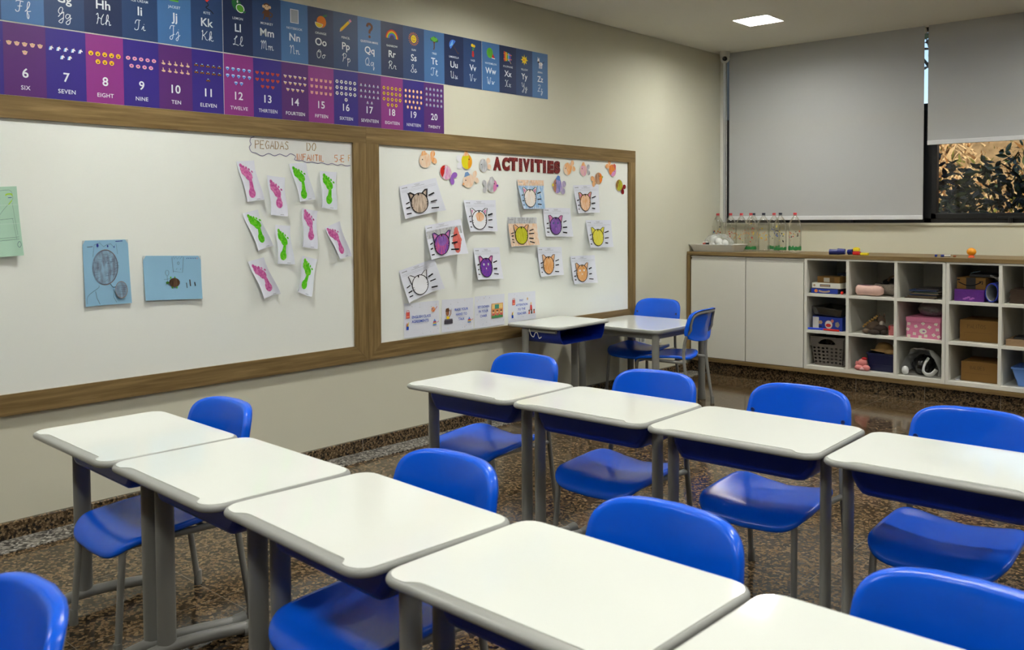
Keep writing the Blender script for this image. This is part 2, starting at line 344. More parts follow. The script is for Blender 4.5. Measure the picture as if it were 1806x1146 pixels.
# ------------------------------------------------------------------ school desks
def rrect(x0, y0, x1, y1, r, n=7):
    P = []
    for cx, cy, a in ((x1 - r, y0 + r, -90), (x1 - r, y1 - r, 0), (x0 + r, y1 - r, 90), (x0 + r, y0 + r, 180)):
        P += [(cx + r * math.cos(math.radians(a + 90 * k / n)), cy + r * math.sin(math.radians(a + 90 * k / n))) for k in range(n + 1)]
    return P
HT = .64
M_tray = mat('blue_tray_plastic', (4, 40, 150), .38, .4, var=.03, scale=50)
def make_desk(label):
    t = empty('school_desk', label, 'desk')
    # grey plastic body with a rounded rim
    b = MB(); rings = []
    for off, z in ((.012, HT - .021), (.003, HT - .019), (0, HT - .0145), (0, HT - .009), (.0025, HT - .004), (.008, HT - .0018), (.02, HT - .0018)):
        rings.append([(x, y, z) for x, y in rrect(off, off, .6 - off, .45 - off, .05 - off * .6)])
    b.loft(rings, M_rim); top = b.build('desk_top', t)
    # white laminate with the pencil notch along the front edge
    i0 = .0085; base = rrect(i0, i0, .6 - i0, .45 - i0, .046); P = []
    for k, (x, y) in enumerate(base):
        P.append((x, y))
        if k == len(base) - 1:
            for u, d in ((.072, 0), (.08, .002), (.09, .012), (.1, .019), (.115, .0215), (.3, .0215), (.505, .0215), (.515, .019), (.523, .012), (.532, .002), (.54, 0)): P.append((u, i0 + d))
    l = MB(); l.loft([[(x, y, HT - .002) for x, y in P], [(x, y, HT - .0003) for x, y in P], [(.3 + (x - .3) * .998, .225 + (y - .225) * .998, HT) for x, y in P]], M_top, False, True, False); l.build('writing_surface', top)
    # blue book tray, open towards the sitter
    def sec(y, g, dz=0): # trapezoid outline in x-z
        w0, w1, h0, h1 = .254 - g, .228 - g, HT - .022, HT - .120 + g + dz
        return [(.3 - w0, y, h0), (.3 - w0 + .008, y, (h0 + h1) / 2), (.3 - w1 - .004, y, h1 + .022), (.3 - w1 + .012, y, h1 + .004), (.3 - w1 + .03, y, h1), (.3 + w1 - .03, y, h1), (.3 + w1 - .012, y, h1 + .004), (.3 + w1 + .004, y, h1 + .022), (.3 + w0 - .008, y, (h0 + h1) / 2), (.3 + w0, y, h0)]
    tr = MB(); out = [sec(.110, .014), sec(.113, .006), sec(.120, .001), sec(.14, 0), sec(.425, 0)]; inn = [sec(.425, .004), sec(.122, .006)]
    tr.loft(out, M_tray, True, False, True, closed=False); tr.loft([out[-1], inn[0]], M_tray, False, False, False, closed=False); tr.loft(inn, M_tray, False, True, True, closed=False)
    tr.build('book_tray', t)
    # frame
    for sx in (0, 1):
        x = .030 if sx == 0 else .570
        g = MB(); g.tube([(x, .155, .06), (x, .155, HT - .028)], .0145, M_grey, 18, 1, flat=None)
        g.v = [(vx, .155 + (vy - .155) * 2.0, vz) for vx, vy, vz in g.v]; g.build('leg', t)
        f = MB(); f.tube([(x, .0, .022), (x, .05, .037), (x, .14, .05), (x, .26, .045), (x, .38, .03), (x, .44, .022)], .0185, M_grey, 12, 4)
        fo = f.build('foot', t)
        for y0, y1 in ((-.025, .035), (.4, .46)):
            e = MB(); e.tube([(x, y0, .021), (x, y1, .022 + (.012 if y0 < .1 else .006))], .0215, M_rubber, 12, 1); e.box((x - .013, y0 + .004, 0), (x + .013, y1 - .012, .02), M_rubber, .003); e.build('foot_shoe', fo)
        r = MB(); r.tube([(x, .16, HT - .034), (x, .41, HT - .034)], .011, M_grey, 10, 1); r.build('top_rail', t)
    return t
ROW1 = [(-3.221, 1.107, -.026), (-2.62, 1.106, -.03), (-2.016, 1.114, -.055), (-1.395, 1.109, -.013), (-.785, 1.10, -.01)]
ROW2 = [(-2.92, 2.478, .01), (-2.31, 2.484, .018), (-1.699, 2.488, .03), (-1.085, 2.49, .02)]
L1 = ['white-topped school desk at the whiteboard end of the front row', 'second white-topped school desk of the front row, the one without a chair', 'white-topped school desk in the middle of the front row', 'fourth white-topped school desk from the whiteboard in the front row, whole top in view', 'white-topped school desk at the lower right, cut off by the picture edge']
L2 = ['white-topped school desk at the whiteboard end of the back row', 'second white-topped school desk from the whiteboard in the back row', 'third white-topped school desk from the whiteboard in the back row', 'white-topped school desk at the right end of the back row']
desk = make_desk(L1[0]); desk['group'] = 'desks of the front row'
for k, (x, y, r) in enumerate(ROW1):
    o = desk if k == 0 else dup(desk, label=L1[k]); o.location = (x, y, 0); o.rotation_euler = (0, 0, r)
for k, (x, y, r) in enumerate(ROW2): dup(desk, (x, y, 0), r, L2[k], 'desks of the back row')
wd_ = dup(desk, None, None, 'white-topped school desk pushed against the whiteboard wall with its blue tray open', 'desks')
(ax, ay), (bx_, by_) = (-4.037,4.313), (-3.569,4.346)
# its front edge runs along the wall, the open tray faces the room
wd_.location = (-4.088, by_ + .6 + .0, 0); wd_.rotation_euler = (0, 0, -PI / 2 + .035)
c = MB(); c.tube([(.585, .20, HT - .024), (.588, .215, HT - .06), (.585, .235, HT - .075), (.588, .25, HT - .05), (.585, .265, HT - .045), (.588, .285, HT - .08), (.585, .30, HT - .07)], .0028, mat('white_cable', (214, 214, 208), .5), 6, 4)
q = c.build('charging_cable', None); q.matrix_world = Matrix.Translation(wd_.location) @ Matrix.Rotation(wd_.rotation_euler.z, 4, 'Z'); tag(q, 'white cable hanging in the tray of the desk against the wall', 'cable')

# ------------------------------------------------------------------ blue chairs
M_rivet = mat('dark_blue_rivet', (4, 44, 120), .5)
def se(a, n):   # superellipse direction
    c, s_ = math.cos(a), math.sin(a)
    return (math.copysign(abs(c) ** (2 / n), c), math.copysign(abs(s_) ** (2 / n), s_))
def make_chair(label):
    t = empty('school_chair', label, 'chair')
    N = 44
    # seat: saddle with a rolled edge, front at y = -.01
    def sz(x, y):   # top surface
        u = x / .2; v = (y + .015) / .365
        return .360 + .038 * abs(u) ** 2.2 * (v - .05) - .008 * (1 - abs(u)) - .036 * max(0, 1 - v / .2) ** 2 + .018 * max(0, v - .7) ** 1.5
    b = MB(); rings = []
    for rr in (.02, .25, .5, .7, .85, .94, 1.0):
        ring = []
        for k in range(N):
            cx, cy = se(2 * PI * k / N, 5); x = .197 * cx * rr; yy = .168 + .183 * cy * rr
            x *= 1 - .05 * max(0, (yy - .1) / .25); ring.append((x, yy, sz(x, yy) - (.0 if rr < .98 else .002)))
        rings.append(ring)
    last = rings[-1]
    for sc, dz in ((1.014, -.005), (1.018, -.012), (1.008, -.019), (.97, -.016), (.93, -.008), (.6, -.008), (.02, -.008)):
        rings.append([(x * sc, .168 + (y - .168) * sc, (z if sc > .95 else sz(x * sc, .168 + (y - .168) * sc)) + dz) for x, y, z in last])
    b.loft(rings, M_blue); b.build('seat', t)
    # backrest
    ZB, HB = .597, .105
    def by(x, z): return .405 - .055 * (x / .2) ** 2 + .20 * (z - ZB) + .05
    b = MB(); rings = []
    for rr in (.02, .3, .6, .8, .92, 1.0):
        ring = []
        for k in range(N):
            cx, cz = se(2 * PI * k / N, 4.2); x = .197 * cx * rr; z = ZB + HB * cz * rr
            if cz < 0: z = ZB + HB * cz * rr * (1.12 - .22 * (x / .2) ** 2)
            x *= 1 - .04 * (z - ZB) / HB; ring.append((x, by(x, z) + (0 if rr < .97 else .002), z))
        rings.append(ring)
    last = rings[-1]
    for sc, dy in ((1.014, .009), (1.018, .020), (1.006, .029), (.985, .026), (.95, .010), (.6, .008), (.02, .008)):
        rings.append([(x * sc, (y if sc > .96 else by(x * sc, ZB + (z - ZB) * sc)) + dy, ZB + (z - ZB) * sc) for x, y, z in last])
    b.loft([r[::-1] for r in rings], M_blue); bk_ = b.build('backrest', t)
    for sx in (-1, 1):
        x = sx * .176; z = .60; M = Matrix.Translation((x, by(x, z) - .001, z)) @ Matrix.Rotation(PI / 2, 4, 'X')
        MB().lathe([(.0085, 0), (.0085, .002), (.0068, .003), (.006, .0018), (0, .0018)], M_rivet, 14, M, cap1=False).build('rivet', bk_)
    # tubes
    R_ = .0108
    for sx in (-1, 1):
        f = MB(); f.tube([(sx * .178, -.005, .012), (sx * .168, .018, .30), (sx * .166, .026, .325), (sx * .165, .05, .338), (sx * .168, .2, .338), (sx * .182, .388, .338)], R_, M_grey, 10, 5)
        lo = f.build('leg', t); MB().lathe([(.0135, 0), (.0145, .004), (.0132, .05), (.0118, .053)], M_rubber, 12, Matrix.Translation((sx * .178, -.005, 0))).build('foot_cap', lo)
        r = MB(); r.tube([(sx * .19, .435, .012), (sx * .187, .412, .17), (sx * .185, .39, .33), (sx * .184, .385, .40), (sx * .183, .39, .47), (sx * .182, .408, .53)], R_, M_grey, 10, 5)
        ro = r.build('leg', t); MB().lathe([(.0135, 0), (.0145, .004), (.0132, .05), (.0118, .053)], M_rubber, 12, Matrix.Translation((sx * .19, .435, 0))).build('foot_cap', ro)
    bf = MB(); ys = lambda x, z: by(x, z) + .0235
    arc = [(.179 * se(a, 4.2)[0], ZB + .087 * se(a, 4.2)[1]) for a in [PI - PI * k / 16 for k in range(17)]]
    bf.tube([(-.182, .408, .53)] + [(-.176, ys(.17, .565), .565)] + [(x * (1 - .04 * (z - ZB) / HB), ys(x, z), z) for x, z in arc] + [(.176, ys(.17, .565), .565), (.182, .408, .53)], .0100, M_grey, 10, 3)
    bf.build('back_frame', t)
    MB().tube([(-.166, .12, .334), (.166, .12, .334)], .008, M_grey, 8, 1).tube([(-.175, .29, .336), (.175, .29, .336)], .008, M_grey, 8, 1).build('seat_frame', t)
    return t
CH = [  # back centre x, back y, turn, label, group
    (-2.885, 1.61, -.03, 'blue chair behind the desk at the whiteboard end of the front row', 'chairs of the front row'),
    (-1.741, 1.62, -.05, 'blue chair behind the middle desk of the front row', 'chairs of the front row'),
    (-1.065, 1.635, -.02, 'blue chair behind the fourth desk of the front row', 'chairs of the front row'),
    (-.44, 1.62, -.01, 'blue chair at the lower right behind the cut-off desk', 'chairs of the front row'),
    (-2.76, 3.08, .0, 'blue chair behind the desk at the whiteboard end of the back row', 'chairs of the back row'),
    (-2.046, 3.08, .0, 'blue chair behind the second desk of the back row', 'chairs of the back row'),
    (-1.455, 3.16, .02, 'blue chair behind the third desk of the back row', 'chairs of the back row'),
    (-.84, 3.13, .0, 'blue chair behind the desk at the right end of the back row', 'chairs of the back row'),
    (-1.66, .53, -.03, 'blue chair cut off by the lower left picture corner', 'chairs of the row nearest the camera'),
    (-3.855, 5.86, .02, 'blue chair at the far side of the low square table by the wall', 'chairs at the low table'),
    (-3.24, 5.47, -PI / 2 + .12, 'blue chair with its back to the room at the low square table', 'chairs at the low table'),
]
chair = None
for x, y, r, lb, gr in CH:
    o = make_chair(lb) if chair is None else dup(chair, label=lb)
    if chair is None: chair = o
    o['group'] = gr; k = .43; o.location = (x + k * math.sin(r), y - k * math.cos(r), 0); o.rotation_euler = (0, 0, r)

# ------------------------------------------------------------------ low square table
TZ = .572
(tx1, ty0), (tx1b, ty1) = (-3.321,5.09), (-3.388,5.798)
t = empty('low_table', 'low white-topped square table on round grey legs by the whiteboard wall', 'table', ((tx1 + tx1b) / 2 - .36, (ty0 + ty1) / 2, 0), .01)
hx, hy = .36, (ty1 - ty0) / 2
b = MB(); b.loft([[(x, y, z) for x, y in rrect(-hx + o_, -hy + o_, hx - o_, hy - o_, .06 - o_ * .5)] for o_, z in ((.008, TZ - .03), (.001, TZ - .026), (0, TZ - .012), (.003, TZ - .004))], M_rim); tt = b.build('table_top', t)
l = MB(); l.loft([[(x, y, z) for x, y in rrect(-hx + o_, -hy + o_, hx - o_, hy - o_, .06 - o_ * .5)] for o_, z in ((.002, TZ - .005), (.003, TZ - .001), (.006, TZ))], M_top, False, True, False); l.build('laminate', tt)
MB().box((-hx + .05, -hy + .05, TZ - .07), (hx - .05, -hy + .07, TZ - .03), M_grey).box((-hx + .05, hy - .07, TZ - .07), (hx - .05, hy - .05, TZ - .03), M_grey).box((-hx + .05, -hy + .07, TZ - .07), (-hx + .07, hy - .07, TZ - .03), M_grey).box((hx - .07, -hy + .07, TZ - .07), (hx - .05, hy - .07, TZ - .03), M_grey).build('apron', t)
for sx in (-1, 1):
    for sy in (-1, 1):
        x, y = sx * (hx - .045), sy * (hy - .045)
        lg = MB().tube([(x, y, .02), (x, y, TZ - .03)], .0255, M_grey, 18, 1).build('leg', t)
        MB().lathe([(.027, 0), (.030, .006), (.0285, .06), (.0262, .064)], M_rubber, 18, Matrix.Translation((x, y, 0))).build('foot_cap', lg)

# ------------------------------------------------------------------ storage along the back wall
YCF, YCB = 6.719, 7.315
X0, X1 = -4.118, -.68
ws = MB().box((X0, YCF - .004, 1.01), (X1, YCB, 1.04), M_woodx, .0015)
top = empty('storage_surround', 'wood-coloured surround with worktop framing the storage cabinets', 'cabinet', (0, 0, 0))
ws.build('worktop', top)
MB().box((X0, YCF - .004, .105), (X0 + .032, YCB, 1.01), M_woodz).build('side_panel', top)
MB().box((X0 + .032, YCF - .004, .105), (X1, YCB, .137), M_woodx, .0015).build('bottom_board', top)
M_cell = mat('white_melamine', (222, 221, 210), .45, .35, var=.015)
dc = empty('door_cabinet', 'plain white two-door cabinet in the corner below the bottles', 'cabinet', (0, 0, 0))
MB().box((X0 + .034, YCF + .03, .139), (-3.054, YCB - .01, 1.006), M_cell).build('body', dc)
for a, b in ((X0 + .040, -3.565), (-3.557, -3.058)):
    d = MB().box((a, YCF, .141), (b, YCF + .022, .968), M_cell, .0015)
    do = d.build('door', dc)
    h = MB(); prof = [(.022, .968), (.0, .968), (.0, .974), (.012, .976), (.015, .985), (.012, .994), (.0, .997), (.0, 1.003), (.022, 1.003)]
    h.loft([[(a, YCF + y_, z_) for y_, z_ in prof], [(b, YCF + y_, z_) for y_, z_ in prof]], mat('pale_handle_profile', (196, 194, 184), .3, .5), smooth=False); h.build('handle', do)
def cubby(x0, x1, divs, label):
    t = empty('cubby_shelf', label, 'shelf', (0, 0, 0)); T = .022; f, bk2 = YCF, YCB - .01
    MB().box((x0, f, .139), (x0 + T, bk2, 1.006), M_cell, .001).build('side_panel', t); MB().box((x1 - T, f, .139), (x1, bk2, 1.006), M_cell, .001).build('side_panel', t)
    MB().box((x0 + T, f, .996), (x1 - T, bk2, 1.008), M_cell).build('top_panel', t)
    MB().box((x0 + T, f, .139), (x1 - T, bk2, .168), M_cell, .001).build('bottom_panel', t)
    MB().box((x0 + T, bk2 - .008, .168), (x1 - T, bk2, .996), M_cell).build('back_panel', t)
    xs = [x0 + T] + [v for d in divs for v in (d - T / 2, d + T / 2)] + [x1 - T]
    for d in divs: MB().box((d - T / 2, f + .001, .168), (d + T / 2, bk2 - .008, .996), M_cell, .001).build('divider', t)
    for i in range(0, len(xs), 2):
        for z in (.425, .713): MB().box((xs[i], f + .001, z), (xs[i + 1], bk2 - .008, z + .022), M_cell, .001).build('shelf_board', t)
    return t
cubby(-3.052, -1.999, (-2.707, -2.347), 'white cubby unit of nine compartments beside the door cabinet')
cubby(-1.997, -.70, (-1.646, -1.32, -1.0), 'white cubby unit at the right edge with cardboard boxes')
FL = {1: .736, 2: .448, 3: .169}
CL = lambda x0, x1: (x0 + x1) / 2
def rot_at(t, x, y, z, rz=0): t.location = (x, y, z); t.rotation_euler = (0, 0, rz)
kraft = mat('kraft_cardboard', (128, 96, 52), .85, .15, var=.06, scale=8); kraftd = mat('dark_cardboard', (104, 78, 46), .85, .15, var=.08, scale=8)

# strokes for hand lettering: unit cell, one list of polylines per letter
HAND = {'P': [[(0, 0), (0, 1), (.55, .95), (.6, .6), (0, .5)]], 'E': [[(.6, 1), (0, 1), (0, 0), (.62, 0)], [(0, .5), (.5, .52)]], 'G': [[(.62, .85), (.3, 1), (0, .5), (.25, 0), (.6, .1), (.6, .45), (.35, .45)]],
 'A': [[(0, 0), (.32, 1), (.65, 0)], [(.12, .36), (.52, .36)]], 'D': [[(0, 0), (0, 1), (.45, .9), (.62, .5), (.4, .05), (0, 0)]], 'S': [[(.6, .88), (.3, 1), (.05, .75), (.5, .42), (.55, .1), (.25, 0), (0, .12)]],
 'O': [[(.32, 1), (.02, .6), (.1, .1), (.4, 0), (.65, .45), (.55, .9), (.32, 1)]], 'I': [[(.1, 0), (.1, 1)]], 'N': [[(0, 0), (0, 1), (.55, 0), (.58, 1)]], 'F': [[(.58, 1), (0, 1), (0, 0)], [(0, .55), (.48, .56)]],
 'T': [[(0, 1), (.64, 1)], [(.32, 1), (.32, 0)]], 'L': [[(0, 1), (0, 0), (.55, 0)]], '5': [[(.6, 1), (.1, 1), (.05, .58), (.45, .6), (.6, .3), (.4, 0), (.05, .08)]], '-': [[(.1, .3), (.4, .3)]], 'B': [[(0, 0), (0, 1), (.5, .9), (.45, .55), (0, .5), (.6, .42), (.58, .08), (0, 0)]]}
def ribbon(P, wd):
    P = [Vector((p[0], p[1])) for p in P]; n = len(P); L_, R_ = [], []
    for i in range(n):
        d = (P[min(i + 1, n - 1)] - P[max(i - 1, 0)]); d = d.normalized() if d.length > 1e-9 else Vector((1, 0)); nn = Vector((-d.y, d.x)) * wd / 2
        L_.append(P[i] + nn); R_.append(P[i] - nn)
    return [[L_[i], L_[i + 1], R_[i + 1], R_[i]] for i in range(n - 1)]
def hand(mb, s, M, h, wd, m, adv=.85):
    """hand lettering written into the plane of matrix M (x right, y up)"""
    x = 0
    for ch in s:
        for st in HAND.get(ch, []):
            for q in ribbon([(x + a * h * .8, b * h) for a, b in st], wd): mb.add([(p.x, p.y, 0) for p in q], [[0, 1, 2, 3]], m, False, M)
        x += h * (.8 * adv if ch not in 'I-' else .36)
    return x
FRONT = lambda x, y, z: Matrix(((1, 0, 0, x), (0, 0, -1, y), (0, 1, 0, z), (0, 0, 0, 1)))   # plane facing the room from the back wall
def boxthing(name, label, cat, a, b, m, rz=0, group=None, bev=.002, extra=None):
    c = ((a[0] + b[0]) / 2, (a[1] + b[1]) / 2, a[2]); o = MB().box((a[0] - c[0], a[1] - c[1], 0), (b[0] - c[0], b[1] - c[1], b[2] - a[2]), m, bev)
    if extra: extra(o, (b[0] - a[0]) / 2, (b[1] - a[1]) / 2, b[2] - a[2])
    o = o.build(name); o.location = c; o.rotation_euler = (0, 0, rz); return tag(o, label, cat, group)
def patch(o, x0, x1, z0, z1, y, m): o.add([(x0, y, z0), (x1, y, z0), (x1, y, z1), (x0, y, z1)], [[0, 1, 2, 3]], m)
def disc(o, cx, cz, rx, rz_, y, m, n=14): o.add([(cx + rx * math.cos(2 * PI * k / n), y, cz + rz_ * math.sin(2 * PI * k / n)) for k in range(n)], [list(range(n))], m)
# -- first column, top
m_gb, m_or, m_bei, m_navy = mat('game_blue', (22, 52, 150), .5), mat('orange_print', (214, 120, 40), .6), mat('beige_print', (176, 150, 116), .7), mat('navy_print', (22, 34, 74), .6)
def g1(o, hx_, hy_, h):
    patch(o, -hx_ + .006, hx_ - .006, .003, h - .003, -hy_ - .0004, m_gb); disc(o, -hx_ + .045, h / 2, .015, .013, -hy_ - .0009, m_or, 8); disc(o, .0, h / 2, .048, .012, -hy_ - .0009, m_bei); disc(o, .0, h / 2 + .008, .036, .008, -hy_ - .0013, m_gb)
boxthing('board_game_box', 'flat blue game box at the bottom of the pile in the top left compartment', 'box', (-3.010, YCF + .03, FL[1]), (-2.785, YCF + .25, FL[1] + .040), m_navy, -.03, extra=g1)
def g2(o, hx_, hy_, h): patch(o, -.05, .035, .012, .03, -hy_ - .0004, m_navy); patch(o, -.046, .031, .016, .026, -hy_ - .0008, m_bei); disc(o, -hx_ + .02, h / 2, .009, .009, -hy_ - .0004, m_bei)
boxthing('white_box', 'flat white box with a navy label, between the blue game and the cardboard box', 'box', (-3.003, YCF + .04, FL[1] + .041), (-2.770, YCF + .26, FL[1] + .082), M_white, -.05, extra=g2)
def g3(o, hx_, hy_, h): patch(o, -.038, .01, .006, h - .01, -hy_ - .0004, mat('pale_label', (176, 172, 160), .7)); patch(o, .014, .05, .004, h - .004, -hy_ - .0004, kraftd)
boxthing('small_cardboard_box', 'small brown cardboard box topping the pile in the top left compartment', 'box', (-2.970, YCF + .06, FL[1] + .083), (-2.785, YCF + .2, FL[1] + .132), kraft, -.06, extra=g3)
boxthing('dark_blue_box', 'dark blue flat box at the back of the top left compartment', 'box', (-2.915, YCF + .30, FL[1]), (-2.750, YCF + .47, FL[1] + .145), mat('deep_blue_card', (20, 42, 72), .5), .1, extra=lambda o, a, b, h: disc(o, -a + .035, h - .028, .018, .013, -b - .0005, mat('pale_label', (176, 172, 160))))
o = MB().ball((0, 0, .012), .012, mat('red_plastic', (190, 28, 16), .3)).build('red_ball'); o.location = (-2.760, YCF + .03, FL[1]); tag(o, 'small red ball beside the game boxes', 'ball')
# -- first column, middle
o = MB(); tr = [[(sx * (.125 - .018 * k), sy * (.15 - .018 * k), z) for sx, sy in ((-1, -1), (1, -1), (1, 1), (-1, 1))] for k, z in ((1, 0), (0, .055), (0, .062), (.12, .062), (1.1, .008))]
o.loft(tr, clear('smoky_clear_plastic', (120, 118, 112), .12, .1, .25, (110, 108, 102)), True, True, False); o = o.build('clear_plastic_case'); o.location = (-2.880, YCF + .2, FL[2] + .113); o.rotation_euler = (.0, .06, -.08); tag(o, 'clear plastic case lying tilted on the blue toy box', 'case')
m_red = mat('red_print', (190, 40, 34), .6); m_skin = mat('pink_print', (200, 120, 110), .6)
def g4(o, hx_, hy_, h):
    patch(o, -hx_ + .003, -hx_ + .052, .004, h - .004, -hy_ - .0004, mat('white_print', (214, 214, 208), .6)); disc(o, -.056, .06, .018, .016, -hy_ - .0008, m_bei, 6); patch(o, -.07, -.045, .02, .034, -hy_ - .001, m_navy)
    disc(o, .012, .046, .032, .034, -hy_ - .0008, m_bei); disc(o, .012, .046, .028, .03, -hy_ - .0012, mat('white_print', (214, 214, 208))); disc(o, .01, .04, .022, .014, -hy_ - .0016, m_red); disc(o, .042, .076, .012, .013, -hy_ - .002, m_skin); disc(o, .082, .05, .02, .024, -hy_ - .0008, mat('tan_print', (150, 140, 120), .7), 5)
boxthing('toy_box', 'blue toy box with round pictures above the grey basket', 'box', (-3.000, YCF + .05, FL[2]), (-2.757, YCF + .33, FL[2] + .104), m_gb, -.04, extra=g4)
for a, b, m, lb in (((-3.025, .02), (-2.905, .03), mat('toy_blue', (20, 60, 190), .35), 'blue plastic stick lying in front of the toy box'), ((-2.900, .018), (-2.775, .014), mat('red_plastic', (190, 28, 16), .3), 'red plastic stick lying in front of the toy box')):
    o = MB().tube([(a[0], YCF + a[1], FL[2] + .009), (b[0], YCF + b[1], FL[2] + .009)], .008, m, 10, 1).build('plastic_stick'); tag(o, lb, 'stick', 'plastic sticks')
# -- grey laundry basket with round holes
def basket():
    t = empty('laundry_basket', 'grey plastic basket with round holes in the bottom left compartment', 'basket', (-2.880, YCF + .19, FL[3])); m = mat('grey_basket_plastic', (104, 98, 90), .5)
    b = MB(); H = .222; wb_, wt = .118, .140; db, dt = .125, .155
    def ring(z, g=0): k = z / H; return [(x, y, z) for x, y in rrect(-(wb_ + (wt - wb_) * k) + g, -(db + (dt - db) * k) + g, wb_ + (wt - wb_) * k - g, db + (dt - db) * k - g, .03)]
    # front face is built as a grid with holes left open
    b.loft([ring(0), ring(.012)], m, True, False)
    NX, NZ = 7, 5
    for side in (-1, 1):
        for i in range(NX):
            for j in range(NZ):
                z0, z1 = .012 + (.15 - .012) * j / NZ, .012 + (.15 - .012) * (j + 1) / NZ; zc_ = (z0 + z1) / 2
                def P(u, z): k = z / H; return ((-1 + 2 * u) * (wb_ + (wt - wb_) * k - .008), side * (db + (dt - db) * k), z)
                u0, u1 = i / NX, (i + 1) / NX; uc = (u0 + u1) / 2; off = .25 * (z1 - z0) * (i % 2)
                outer = [P(u0, z0), P(uc, z0), P(u1, z0), P(u1, zc_), P(u1, z1), P(uc, z1), P(u0, z1), P(u0, zc_)]
                inner = [P(uc + (u1 - u0) * .33 * math.cos(a), zc_ + .0082 * math.sin(a) + off * .3) for a in [math.radians(225 + 45 * k) for k in range(8)]]
                b.add(outer + inner, [[k, (k + 1) % 8, 8 + (k + 1) % 8, 8 + k] for k in range(8)], m)
    for sx in (-1, 1):
        k = .15 / H; b.box((sx * (wb_ + .004) - .004, -db + .01, .012), (sx * (wb_ + .012) + .004, db - .01, .15), m)
    # upper band with the handle cut-out at front and back
    for side in (-1, 1):
        def P(u, z): k = z / H; return ((-1 + 2 * u) * (wb_ + (wt - wb_) * k - .006), side * (db + (dt - db) * k), z)
        n = 24; F = []; V = []
        for i in range(n + 1):
            u = i / n; s_ = (u - .5) / .26; hole = abs(s_) < 1
            V += [P(u, .15), P(u, .168 if hole else .185), P(u, .168 + .044 * math.sqrt(max(0, 1 - s_ * s_)) if hole else .185), P(u, H - .006 + (.006 if hole else 0))]
        for i in range(n): a = i * 4; F += [[a, a + 4, a + 5, a + 1], [a + 2, a + 6, a + 7, a + 3]]
        b.add(V, F, m)
    for sx in (-1, 1): b.box((sx * (wb_ + .018) - .004, -dt + .01, .15), (sx * (wb_ + .02) + .004, dt - .01, H - .004), m)
    b.build('basket_body', t)
    r = MB(); r.tube([(x, y, z) for x, y, z in ring(H)] + [ring(H)[0]], .006, m, 8, 1); r.build('rim', t)
basket()
# -- second column
m_pk = mat('pink_fabric', (214, 178, 164), .8, var=.1, scale=40, bump=.5)
def pouch(name, label, loc, L_, Wd, H, m, rz, m2=None):
    t = empty(name, label, 'pouch', loc, rz); b = MB(); rings = []
    for k in range(9):
        u = -1 + 2 * k / 8; e = max(.06, (1 - abs(u) ** 9)) ; rings.append([(u * L_, Wd * e * c_, H / 2 + H / 2 * (.45 + .55 * e) * s_ * (1 + .06 * math.sin(5 * u + 2 * c_))) for c_, s_ in [se(2 * PI * q / 16, 2.8) for q in range(16)]])
    b.loft(rings, m); b.build('body', t)
    z = MB(); z.tube([(-L_ * .8, -Wd * .35, H * 1.0), (0, -Wd * .42, H * 1.0), (L_ * .8, -Wd * .3, H * .98)], .0035, m2 or M_ink, 6, 4); z.build('zip', t); return t
pouch('pencil_pouch', 'pale pink pencil pouch in the second compartment of the top row', (-2.562, YCF + .065, FL[1] + .002), .11, .05, .078, m_pk, -.06, mat('brown_zip', (90, 50, 70), .5))
m_spk = mat('speckled_grey_fabric', (150, 140, 128), .85, var=.85, scale=160)
pouch('speckled_pouch', 'speckled grey pouch lying behind the pink pencil pouch', (-2.470, YCF + .19, FL[1] + .002), .115, .06, .085, m_spk, -.28)
o = MB()
o.ball((0, 0, .03), (.075, .05, .032), mat('black_fabric', (20, 18, 18), .9, var=.3, scale=30), 16, 8); o.ball((.05, .02, .045), (.06, .05, .035), mat('black_fabric', (20, 18, 18)), 16, 8); o = o.build('black_cloth'); o.location = (-2.476, YCF + .3, FL[1] + .06); tag(o, 'crumpled black cloth on top of the speckled pouch', 'cloth')
o = MB().tube([(-.05, 0, 0), (-.03, 0, .03), (.01, -.01, .04), (.04, 0, .02)], .009, mat('dark_tan_leather', (96, 70, 42), .6), 8, 4).build('hair_band'); o.location = (-2.430, YCF + .22, FL[1] + .105); tag(o, 'tan hair band on the black cloth', 'hair band')
# plush animal
def plush():
    t = empty('plush_horse', 'brown plush toy animal lying among toys in the middle row', 'plush toy', (-2.535, YCF + .08, FL[2])); m = mat('brown_plush', (88, 72, 58), .95, var=.25, scale=80, bump=.8); m2 = mat('dark_brown_plush', (52, 40, 32), .95, var=.25, scale=80, bump=.8)
    b = MB(); b.ball((0, .02, .05), (.062, .05, .048), m, 18, 10); b.ball((.05, 0, .038), (.055, .045, .036), m2, 18, 10); b.build('body', t)
    h = MB(); h.ball((.045, .035, .098), (.032, .032, .042), m, 16, 10); h.ball((.058, .012, .075), (.02, .024, .026), mat('white_plush', (176, 168, 156), .95), 14, 8); h.build('head', t)
    e = MB(); e.ball((.028, .04, .142), (.008, .006, .014), m, 8, 6); e.ball((.066, .04, .142), (.008, .006, .014), m, 8, 6); e.build('ears', t)
    for k, (x, y, z, r_) in enumerate(((-.045, -.03, .02, (.03, .022, .02)), (.02, -.05, .018, (.045, .018, .018)), (.085, -.02, .02, (.025, .03, .02)))):
        MB().ball((x, y, z), r_, m2 if k else m, 12, 8).build('leg', t)
    mn = MB()
    for k in range(12): mn.ball((-.075 + .009 * k, .0, .05 + .007 * k + .008 * (k % 2)), .009, mat('gold_yarn', (150, 116, 60), .9, var=.5, scale=120), 8, 6)
    mn.build('mane', t)
plush()
